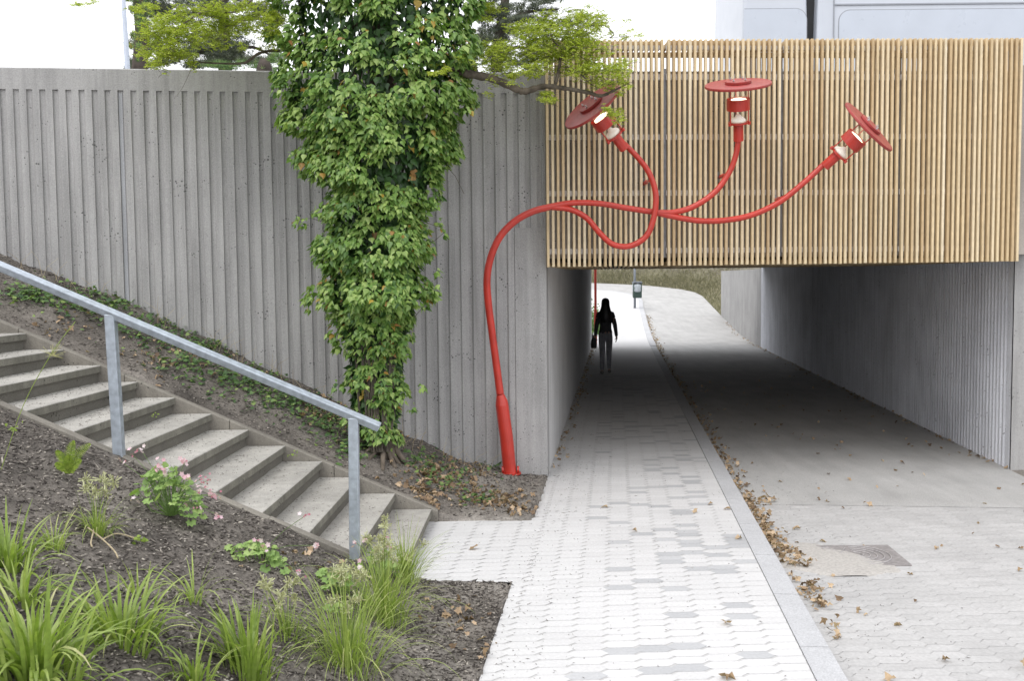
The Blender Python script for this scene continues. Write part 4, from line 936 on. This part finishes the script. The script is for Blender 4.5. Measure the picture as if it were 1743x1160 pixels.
def sprig(c, n, s, t0):
    a = random.uniform(0, 6.28); d = Vector((math.cos(a), math.sin(a) * .7, random.uniform(-.5, .25))).normalized(); side = d.cross(Vector((0, 0, 1))).normalized(); L_ = s * n * .42; p0 = c - d * L_ * .5
    for i in range(n):
        q = p0 + d * (L_ * i / n) + Vector((0, 0, -.25 * L_ * (i / n) ** 2))
        for sg in (-1, 1):
            PP.append(q); DD.append(side * sg + d * .5 + Vector((0, 0, -.25)) + Vector(rng.normal(0, .25, 3))); NN.append(Vector((0, -.3, 1)) + Vector(rng.normal(0, .45, 3))); TT.append(min(1, max(0, t0 + random.gauss(0, .22)))); SS.append(s * random.uniform(.8, 1.2))
    if random.random() < .3: tw.tube([p0 - d * .05 - Vector((0, 0, .02)), c, c + d * L_ * .5], [.0022, .0016, .001], 3)
def blobs(lst, dens, s=.020, t0=.5):
    for (px, py, rx, ry, Y, w_) in lst:
        N = int(rx * ry * dens * w_)
        subs = [(random.uniform(-1, 1), random.uniform(-1, 1), random.uniform(-.35, .35)) for _ in range(max(6, int(rx * ry / 55)))]
        for i in range(N):
            sx, sy, sz = random.choice(subs); x = px + rx * (sx * .75 + random.gauss(0, .20)); y = py + ry * (sy * .8 + random.gauss(0, .17)); sprig(at(x, y, Y + sz + random.gauss(0, .07)), 6, s, t0)
R1 = [(845, 95, 42, 30, 9.9, 1), (905, 62, 45, 36, 9.95, 1.1), (960, 52, 55, 34, 9.9, 1.3), (930, 105, 50, 28, 9.8, 1.1), (890, 120, 30, 16, 9.75, .7), (1000, 95, 50, 38, 9.8, .8), (1030, 125, 46, 26, 9.75, .8), (1050, 148, 24, 14, 9.7, .8), (938, 165, 22, 12, 9.7, 1.1), (1040, 185, 20, 16, 9.65, .7), (1052, 205, 16, 8, 9.65, .5), (1012, 42, 36, 22, 10.0, .35), (1050, 40, 40, 24, 10.1, .22), (1075, 62, 22, 8, 10.1, .4), (985, 20, 40, 18, 10.1, .35), (830, 20, 34, 18, 10.2, .7), (800, 95, 26, 22, 9.6, .6), (745, 118, 22, 10, 9.2, .6), (860, 135, 40, 10, 9.7, .3), (900, -60, 130, 50, 10, .4), (835, 160, 16, 16, 9.8, .15), (760, 250, 16, 20, 10, .06)]
blobs(R1, .40, .021, .55)
R2 = [(285, 40, 45, 30, 9.8, 1), (265, 75, 40, 28, 9.75, 1.1), (262, 100, 30, 16, 9.7, 1.0), (300, 70, 45, 30, 9.75, 1.1), (345, 30, 50, 30, 9.8, 1), (370, 60, 50, 26, 9.85, .9), (395, 20, 50, 24, 9.9, .9), (440, 28, 40, 30, 9.9, 1), (468, 35, 26, 26, 9.9, .9), (300, 100, 34, 12, 9.7, .6), (248, 15, 30, 14, 9.9, .5), (340, -70, 150, 50, 9.9, .35), (145, 2, 28, 7, 9.6, .5), (283, 122, 8, 4, 9.6, .5), (275, 112, 20, 6, 9.7, .6), (330, 112, 8, 10, 9.8, .3), (460, 65, 30, 20, 10, .5)]
blobs(R2, .30, .022, .55)
V, F, T = scatter(*leT, np.array(PP), frames(np.array(DD), np.array(NN)), np.array(SS), np.array(TT)); make('crown', V, F, m_rob, tree, T)
tw.build('twigs', m_twig, tree)

# ================================================================== PINES BEHIND THE WALL
ndT = []; V = []; F = []
for i in range(9):
    a = 2.4 * i; z = .25 + .75 * (i / 8); d = Vector((math.cos(a) * (1.1 - z * .5), math.sin(a) * (1.1 - z * .5), z)).normalized(); s = d.cross(Vector((0, 0, 1))).normalized() * .035; k = len(V); V += [-s, s, d]; F.append((k, k + 1, k + 2))
ndT = (np.array([tuple(v) for v in V])[:, [0, 2, 1]], np.array(F))
def pine(name, trunk, limbs_, bl, Y, label, s=.13, mat=m_pine, cat='tree'):
    base = at(trunk[0][0], trunk[0][1], Y); e = empty(name, (base.x, Y, 3.95), label, cat, 'trees behind the wall'); b = MB()
    pts = [Vector((base.x, Y, 3.9))] + [at(x, y, Y) for x, y in trunk]; b.tube(pts, list(np.linspace(.16, .07, len(pts))), 10); b.build('trunk', m_pbark, e, True)
    for l in limbs_: b = MB(); b.tube([Vector(p) for p in spline([at(x, y, Y + dy) for x, y, dy in l], 5)], list(np.linspace(.05, .015, 5 * (len(l) - 1) + 1)), 7); b.build('branch', m_pbark, e, True)
    P = []
    for (px, py, rx, ry, w_) in bl:
        subs = [(random.uniform(-1, 1), random.uniform(-1, 1), random.uniform(-1, 1)) for _ in range(max(4, int(rx * ry / 60)))]
        for i in range(int(rx * ry * .55 * w_)): sx, sy, sz = random.choice(subs); P.append(at(px + rx * (sx * .8 + random.gauss(0, .16)), py + ry * (sy * .8 + random.gauss(0, .08)), Y + sz * .8 + random.gauss(0, .15)))
    n = len(P); D = rng.normal(0, .7, (n, 3)); D[:, 2] = np.abs(D[:, 2]) + .2
    V, F, T = scatter(*ndT, np.array(P), frames(D, rng.normal(0, 1, (n, 3))), rng.uniform(.7, 1.3, n) * s, rng.uniform(0, 1, n)); make('needles', V, F, mat, e, T); return e
pine('pine_tree', [(383, 108), (382, 60), (380, 0), (378, -90)], [[(382, 70, 0), (350, 62, -.2), (330, 85, -.3)], [(382, 90, 0), (350, 85, -.3), (300, 100, -.3)], [(381, 30, 0), (330, 22, 0), (270, 38, 0)], [(381, 45, 0), (430, 30, 0), (480, 40, 0)], [(382, 88, 0), (430, 80, .3), (470, 100, .3)]],
     [(255, 45, 30, 60, .7), (230, 95, 22, 30, .6), (255, 110, 30, 12, .7), (330, 88, 50, 30, .8), (390, 85, 50, 28, .8), (300, 20, 60, 26, .6), (390, 15, 50, 26, .7), (455, 25, 35, 24, .7), (420, 105, 60, 10, .8), (330, 110, 60, 8, .8), (475, 95, 18, 18, .3), (350, -60, 130, 45, .5)], 20, 'dark pine with a straight trunk rising behind the left part of the wall')
pine('pine_tree', [(845, 118), (850, 60), (860, 0), (865, -90)], [[(848, 70, 0), (810, 60, 0), (790, 62, 0)], [(850, 40, 0), (900, 20, 0), (950, 15, 0)], [(848, 95, 0), (880, 80, 0), (915, 88, 0)]],
     [(850, 45, 60, 30, .9), (905, 18, 55, 24, .9), (820, 75, 30, 25, .8), (870, 95, 50, 20, .7), (800, 100, 14, 10, .5), (905, 120, 16, 5, .8), (880, -60, 90, 45, .5), (960, 45, 25, 14, .5), (830, 10, 40, 20, .7)], 22, 'grey-green pine partly hidden by the leafy branch right of the ivy')
pine('birch_tree', [(238, 118), (242, 60), (236, 0), (232, -60)], [], [(240, 30, 20, 30, .6), (232, 62, 16, 22, .5), (245, 100, 14, 14, .3), (238, 0, 26, 16, .6)], 17, 'slim green-leaved tree just right of the pale pole behind the wall', .09, m_ivy)
pine('shrub', [(450, 122), (450, 110), (450, 100)], [], [(420, 112, 60, 8, 1.2), (470, 100, 22, 14, .9), (380, 112, 40, 8, 1)], 15, 'low green bush peeping over the wall left of the ivy', .08, m_gcover, 'bush')
pine('shrub', [(800, 122), (800, 112), (800, 108)], [], [(810, 112, 20, 10, .5)], 15, 'low bush peeping over the wall right of the ivy', .07, m_gcover, 'bush')
# pale pole behind the wall
b0, b1 = at(217, 117, 15), at(206, -70, 15); e = empty('lamp_post', (b0.x + .02, 15, 3.98), 'thin pale grey steel pole rising behind the wall at the left', 'lamp post')
b = MB(); d = (b0 - b1); bb = b0 + d * ((3.98 - b0.z) / d.z); b.tube([bb, bb + (b1 - bb) * .35, b1, b1 + (b1 - b0) * .6], [.055, .042, .026, .024], 14); b.build('pole', plain('pale_pole', (.52, .57, .66), .45, .3), e, True)
b = MB(); t_ = b1 + (b1 - b0) * .6; b.rbox(t_ + Vector((.25, 0, .02)), (.6, .16, .08), .02); b.build('lamp_head', m_galv, e)

# ================================================================== TRUCK ON THE BRIDGE
TYk = 14.0; gx0, gx1 = at(1262, 30, TYk).x, at(1378, 30, TYk).x; bx0 = at(1390, 30, TYk).x; zt_ = 6.75
trk = empty('parked_truck', (gx0 + 3, TYk + 1, 3.42), 'pale grey-white truck parked on the bridge above the right of the timber screen', 'truck')
def body(name, xa0, xa1, xb0, xb1, y0, y1, z0, z1, mat, par):   # tapered box with rounded edges, x range at bottom and top
    bm = bmesh.new(); vs = []
    for (x0, x1, z) in ((xa0, xa1, z0), (xb0, xb1, z1)): vs += [bm.verts.new(p) for p in ((x0, y0, z), (x1, y0, z), (x1, y1, z), (x0, y1, z))]
    for f in ((3, 2, 1, 0), (4, 5, 6, 7), (0, 1, 5, 4), (1, 2, 6, 5), (2, 3, 7, 6), (3, 0, 4, 7)): bm.faces.new([vs[i] for i in f])
    bmesh.ops.bevel(bm, geom=bm.edges[:], offset=.05, segments=3, profile=.6, affect='EDGES'); bm.verts.index_update()
    V = np.array([tuple(v.co) for v in bm.verts]); F = [tuple(v.index for v in f.verts) for f in bm.faces]; bm.free(); return make(name, V, F, mat, par)
xt = lambda px, py: at(px, py, TYk).x
cab = body('cab', xt(1258, 200), xt(1380, 120), xt(1268, -60), xt(1372, -60), TYk, TYk + 2.0, 3.9, zt_, m_white, trk)
box = body('box_body', xt(1383, 120), xt(1383, 120) + 5.2, xt(1396, -60), xt(1396, -60) + 5.2, TYk - .02, TYk + 2.1, 3.9, zt_ + .25, m_white, trk)
m_line = plain('panel_shadow_gap', (.32, .34, .38), .5); m_panel = plain('pale_blue_panel', (.50, .545, .62), .3, 0, .5, .3, .05, 3)
def rpanel(name, pxl, pxr, pyt, pyb, rc, par, mat, y, left=True, right=True, th=.012, ring=None):
    x0, x1 = at(pxl, pyt, y).x, at(pxr, pyt, y).x; z1, z0 = at(pxl, pyt, y).z, at(pxl, pyb, y).z; L_ = []
    cs = ((x1, z0, 0, 0), (x1, z1, 1, right), (x0, z1, 2, left), (x0, z0, 0, 0))
    L_.append((x1, z0))
    if right: L_ += [(x1 - rc + rc * math.cos(a), z1 - rc + rc * math.sin(a)) for a in np.linspace(0, math.pi / 2, 8)]
    else: L_.append((x1, z1))
    if left: L_ += [(x0 + rc - rc * math.sin(a), z1 - rc + rc * math.cos(a)) for a in np.linspace(0, math.pi / 2, 8)]
    else: L_.append((x0, z1))
    L_.append((x0, z0)); b = MB(); n = len(L_); b.add([(x, y, z) for x, z in L_] + [(x, y - th, z) for x, z in L_], [tuple(range(n, 2 * n))[::-1]] + [(i, (i + 1) % n, n + (i + 1) % n, n + i) for i in range(n)])
    return b.build(name, mat, par)
yy = TYk - .001
o = rpanel('side_panel', 1267, 1374, 14, 150, .16, cab, m_line, yy, False, True, .004); o = rpanel('side_panel', 1266, 1372.6, 15.6, 150, .15, cab, m_panel, yy - .004, False, True, .006)
yy = TYk - .021
rpanel('side_panel', 1427, 1900, 16, 150, .16, box, m_line, yy, True, True, .004); rpanel('side_panel', 1428.6, 1900, 17.6, 150, .15, box, m_panel, yy - .004, True, True, .006)
b = MB(); z_ = at(1500, 7.5, TYk).z; b.box(((xt(1419, 8) + xt(1800, 8)) / 2, TYk - .028, z_), (xt(1800, 8) - xt(1419, 8), .014, .02)); b.box((xt(1418.5, 8), TYk - .028, 5.4), (.014, .014, 2.9)); b.build('trim_strip', m_line, box)
b = MB(); b.box(((xt(1380, 30) + xt(1396, 30)) / 2, TYk + .9, 5.3), (.5, 1.5, 2.6)); b.build('gap_seal', m_black, trk)
b = MB(); b.rbox((gx0 + 3.1, TYk + 1.0, 3.85), (6.2, .9, .2), .02); b.build('chassis', m_black, trk)
for wx_ in (.55, 4.6):
    for wy in (.18, 1.85):
        b = MB(); Mw = Matrix.Translation((gx0 + wx_, TYk + wy, 3.42 + .42)) @ Matrix.Rotation(math.pi / 2, 4, 'X'); b.lathe([(.22, -.12), (.40, -.12), (.42, -.09), (.42, .09), (.40, .12), (.22, .12)], 28, Mw); w_ = b.build('wheel', m_black, trk, True)
        b = MB(); b.lathe([(0, -.08), (.22, -.10), (.22, .10), (0, .08)], 20, Mw); b.build('rim', m_galv, w_)

# ================================================================== BIN ON POST
bz = float(zr(46.5)) - .02; bp = at(1080.5, 500, 46.5); po = empty('steel_post', (bp.x, 46.5, bz), 'grey steel post by the kerb beyond the tunnel, carrying a litter bin', 'post')
b = MB(); b.tube([(bp.x, 46.5, bz), (bp.x, 46.5, bz + 3.4)], .058, 14); b.build('pole', plain('post_steel', (.24, .26, .29), .5, .4), po, True)
b = MB(); b.rbox((bp.x, 46.43, bz + 3.1), (.55, .01, .45), .004); b.build('sign_plate', m_galv, po)
bb = at(1084.5, 487, 46.2); ztp, zbt = at(1084, 482, 46.2).z, at(1084, 507.5, 46.2).z; bi = empty('litter_bin', (bb.x, 46.2, zbt), 'dark green litter bin with grey liner bag hanging on the steel post', 'bin')
H_ = ztp - zbt; b = MB(); b.rbox((bb.x, 46.2, zbt + H_ * .5), (.40, .34, H_), .03, .5); b.build('body', plain('bin_green', (.02, .045, .035), .5), bi)
b = MB(); b.rbox((bb.x, 46.2, ztp + .02), (.44, .38, .10), .035); lid = b.build('lid', plain('bin_lid', (.13, .15, .17), .4), bi)
for s in (-1, 1): b = MB(); b.rbox((bb.x + s * .10, 46.0, ztp - .01), (.12, .06, .045), .01); b.build('opening', m_black, lid)
b = MB(); pr = [(.20, 0), (.235, .06), (.225, .18), (.24, .30), (.215, .37)]; 
b.lathe(pr, 18, Matrix.Translation((bb.x, 46.2, ztp - .42))); o = b.build('liner_bag', plain('grey_liner', (.38, .42, .45), .3, var=.3, sc=15, b=.6), bi, True)
# hedge at the left beyond the tunnel, and grass on the bank
P = []; c = at(1019, 510, 38); 
for i in range(1300): P.append((c.x - .15 + random.gauss(0, .13), 37.5 + random.gauss(0, .8), float(zr(38)) + abs(random.gauss(0, .38))))
P = np.array(P); n = len(P); V, F, T = scatter(*lvT, P, frames(rng.normal(0, 1, (n, 3)), rng.normal(0, 1, (n, 3)) + [0, -.5, 1]), rng.uniform(.06, .11, n), rng.uniform(.2, .85, n)); tag(make('shrub', V, F, m_gcover, None, T, origin=(c.x - .15, 37.5, float(zr(38)))), 'small green shrub beside the footpath just beyond the left tunnel wall', 'bush')
P = []
for i in range(16000):
    k = random.randint(0, len(es) - 2); p = es[k] + (es[k + 1] - es[k]) * random.random(); t = es[k + 1] - es[k]; t /= np.linalg.norm(t); nn = np.array([t[1], -t[0]]); d = abs(random.gauss(0, 1.0)) if random.random() < .9 else random.uniform(0, 8)
    q = p + nn * d; P.append((q[0], q[1], float(zr(p[1])) + ROAD + float(np.interp(d, [a for a, _ in prof_b], [h for _, h in prof_b]))))
P = np.array(P); n = len(P); bl = (np.array([(-.08, 0, 0), (.08, 0, 0), (.05, .6, 0), (0, 1, .1), (-.05, .6, 0)]), np.array([(0, 1, 2, 3, 4)]))
V, F, T = scatter(*bl, P, frames(np.tile([0, 0, 1.], (n, 1)) + rng.normal(0, .45, (n, 3)), rng.normal(0, 1, (n, 3))), rng.uniform(.10, .26, n), rng.uniform(0, 1, n) ** .7)
tag(make('bank_grass', V, F, leafmat('bank_grass_leaf', [(0, (.15, .145, .09)), (.6, (.27, .255, .17)), (1, (.42, .38, .28))], .7, .2), None, T), kind='stuff')

# ================================================================== PERSON
fp = atz(1031, 637, 0); PX, PY = fp.x, fp.y; k_ = PY / FPX          # walking away
hd = math.atan2(TD[0], TD[1])
pe = empty('person', (PX, PY, 0), 'woman with long dark hair walking away through the tunnel with a bag in hand', 'person')
J = [('pelvis', (0, 0, .93), (.145, .105)), ('waist', (0, .0, 1.06), (.115, .085)), ('chest', (0, .0, 1.24), (.145, .10)), ('upper', (0, .0, 1.36), (.15, .09)), ('neck', (0, .01, 1.46), (.055, .055)), ('head0', (0, .02, 1.53), (.07, .08)), ('head', (0, .02, 1.62), (.085, .10)), ('crown', (0, .02, 1.69), (.06, .07)),
     ('shR', (.152, 0, 1.375), (.050, .050)), ('elR', (.215, -.03, 1.13), (.042, .042)), ('wrR', (.245, .05, .90), (.028, .028)), ('haR', (.252, .075, .83), (.032, .022)),
     ('shL', (-.152, 0, 1.375), (.050, .050)), ('elL', (-.205, -.03, 1.13), (.042, .042)), ('wrL', (-.232, .04, .90), (.028, .028)), ('haL', (-.238, .05, .83), (.032, .022)),
     ('hipR', (.085, .0, .86), (.085, .09)), ('knR', (.075, .10, .48), (.055, .06)), ('anR', (.08, .13, .10), (.036, .038)), ('toR', (.09, .27, .05), (.035, .03)),
     ('hipL', (-.085, .0, .86), (.085, .09)), ('knL', (-.075, .03, .47), (.055, .06)), ('anL', (-.08, -.15, .11), (.036, .038)), ('toL', (-.085, -.03, .05), (.035, .03))]
E = [(0, 1), (1, 2), (2, 3), (3, 4), (4, 5), (5, 6), (6, 7), (3, 8), (8, 9), (9, 10), (10, 11), (3, 12), (12, 13), (13, 14), (14, 15), (0, 16), (16, 17), (17, 18), (18, 19), (0, 20), (20, 21), (21, 22), (22, 23)]
for hand, sg in ((11, 1), (15, -1)):                        # five fingers each, gently curled
    hx, hy, hz = J[hand][1]
    for f, (ox, oy, ln) in enumerate(((.004 * sg, .028, .070), (.004 * sg, .010, .078), (.003 * sg, -.008, .073), (.002 * sg, -.024, .058), (-.012 * sg, .034, .050))):
        b0_ = len(J); dirx = -.012 * sg; J.append(('f', (hx + ox, hy + oy, hz - .035 + (.03 if f == 4 else 0)), (.010, .010))); J.append(('f', (hx + ox + dirx, hy + oy + (.02 if f == 4 else .006), hz - .035 - ln * .55 + (.03 if f == 4 else 0)), (.009, .009))); J.append(('f', (hx + ox + dirx * 2.6, hy + oy + (.02 if f == 4 else .012), hz - .035 - ln + (.03 if f == 4 else 0)), (.0075, .0075)))
        E += [(hand, b0_), (b0_, b0_ + 1), (b0_ + 1, b0_ + 2)]
me = bpy.data.meshes.new('body_cage'); me.from_pydata([j[1] for j in J], E, []); ob = bpy.data.objects.new('body_cage', me); COL.objects.link(ob)
sk = ob.modifiers.new('skin', 'SKIN'); sv = me.skin_vertices[0].data
for i, j in enumerate(J): sv[i].radius = j[2]; sv[i].use_root = (i == 0)
sb = ob.modifiers.new('sub', 'SUBSURF'); sb.levels = 2; sb.render_levels = 2
dg = bpy.context.evaluated_depsgraph_get(); dg.update(); ev = ob.evaluated_get(dg); bme = ev.to_mesh()
BV = np.array([tuple(v.co) for v in bme.vertices]); BN = np.array([tuple(v.normal) for v in bme.vertices]); BF = [tuple(p.vertices) for p in bme.polygons]; ev.to_mesh_clear(); bpy.data.objects.remove(ob)
def place(V):
    V = np.asarray(V, float); c_, s_ = math.cos(-hd), math.sin(-hd)
    return np.stack([V[:, 0] * c_ - V[:, 1] * s_ + PX, V[:, 0] * s_ + V[:, 1] * c_ + PY, V[:, 2]], 1)
m_skin = plain('skin', (.45, .27, .2), .55); m_jkt = plain('black_jacket_cloth', (.06, .06, .064), .8, var=.3); m_leg = plain('grey_jeans_cloth', (.28, .28, .31), .9, var=.3); m_hair = plain('dark_hair', (.010, .008, .007), .45, var=.3); m_shoe = plain('grey_shoe', (.16, .15, .15), .6)
make('body', place(BV), BF, m_skin, pe, None, True)
def cloth(name, cond, off, mat, n_off=1):
    keep = [f for f in BF if all(cond(BV[i]) for i in f)]; ids = sorted({i for f in keep for i in f}); mp = {a: b for b, a in enumerate(ids)}
    make(name, place(BV[ids] + BN[ids] * off), [tuple(mp[i] for i in f) for f in keep], mat, pe, None, True)
cloth('jacket', lambda p: p[2] > .93 and p[2] < 1.47 and (abs(p[0]) < .19 or p[2] > 1.28), .016, m_jkt)
cloth('sleeve', lambda p: p[0] > .18 and .87 < p[2] < 1.3, .012, m_jkt); cloth('sleeve', lambda p: p[0] < -.17 and .87 < p[2] < 1.3, .012, m_jkt)
cloth('jeans', lambda p: .10 < p[2] < .98 and abs(p[0]) < .205, .008, m_leg)
for sg, ax0, ay0, ay1 in ((1, .085, .13, .27), (-1, -.083, -.15, -.02)):
    b = MB(); pts = [(ax0, ay0 - .05, .045), (ax0, ay0 + .02, .05), (ax0, ay0 + .10, .043), (ax0, ay1 - .02, .035), (ax0, ay1 + .02, .028)]; V, F = sweep(pts, [.036, .044, .043, .042, .024], 12); V = place(np.array([(v.x, v.y, max(.004, v.z)) for v in V])); b.add(V, F); b.build('shoe', m_shoe, pe, True)
V = []; F = []; R_ = [(1.748, .012, .015, .02), (1.742, .04, .045, .02), (1.725, .065, .075, .02), (1.69, .086, .100, .015), (1.63, .094, .112, .01), (1.56, .098, .105, -.01), (1.49, .115, .088, -.04), (1.42, .138, .072, -.07), (1.34, .135, .057, -.088), (1.27, .12, .042, -.096), (1.21, .09, .024, -.10)]
for z, rx, ry, oy in R_:
    for i in range(28): a = 2 * math.pi * i / 28; w_ = 1 + .04 * math.sin(a * 9 + z * 4); V.append((rx * math.cos(a) * w_, oy + ry * math.sin(a) * w_, z + (.02 * math.sin(a * 5) if z < 1.3 else 0)))
n = 28; F = [(r * n + i, r * n + (i + 1) % n, (r + 1) * n + (i + 1) % n, (r + 1) * n + i) for r in range(len(R_) - 1) for i in range(n)] + [tuple(range(n)), tuple(range((len(R_) - 1) * n, len(R_) * n))[::-1]]
make('hair', place(np.array(V)), F, m_hair, pe, None, True)
hx, hy = -.25, .06; wpos = place(np.array([(hx - .02, hy, .60)]))[0]; bag = empty('hand_bag', tuple(wpos), 'dark soft bag hanging from the walking woman\'s left hand', 'bag')
b = MB(); Rb = Matrix.Rotation(-hd, 3, 'Z'); V = []
for z, w_, d_ in ((.595, .05, .09), (.605, .068, .135), (.68, .072, .15), (.78, .060, .14), (.83, .035, .12), (.84, .02, .11)):
    for i in range(20): a = 2 * math.pi * i / 20; V.append((hx - .02 + w_ * math.copysign(abs(math.cos(a)) ** .7, math.cos(a)), hy + d_ * math.copysign(abs(math.sin(a)) ** .7, math.sin(a)), z))
F = [(r * 20 + i, r * 20 + (i + 1) % 20, (r + 1) * 20 + (i + 1) % 20, (r + 1) * 20 + i) for r in range(5) for i in range(20)] + [tuple(range(20))[::-1], tuple(range(100, 120))]
make('bag_body', place(np.array(V)), F, m_jkt, bag, None, True)
b = MB(); V, F = sweep([(hx - .02, hy - .08, .83), (hx - .01, hy - .04, .80 + .02), (hx + .012, hy, .79), (hx - .01, hy + .04, .82), (hx - .02, hy + .08, .83)], .006, 6); b.add(place(np.array([tuple(v) for v in V])), F); b.build('handle', m_jkt, bag)
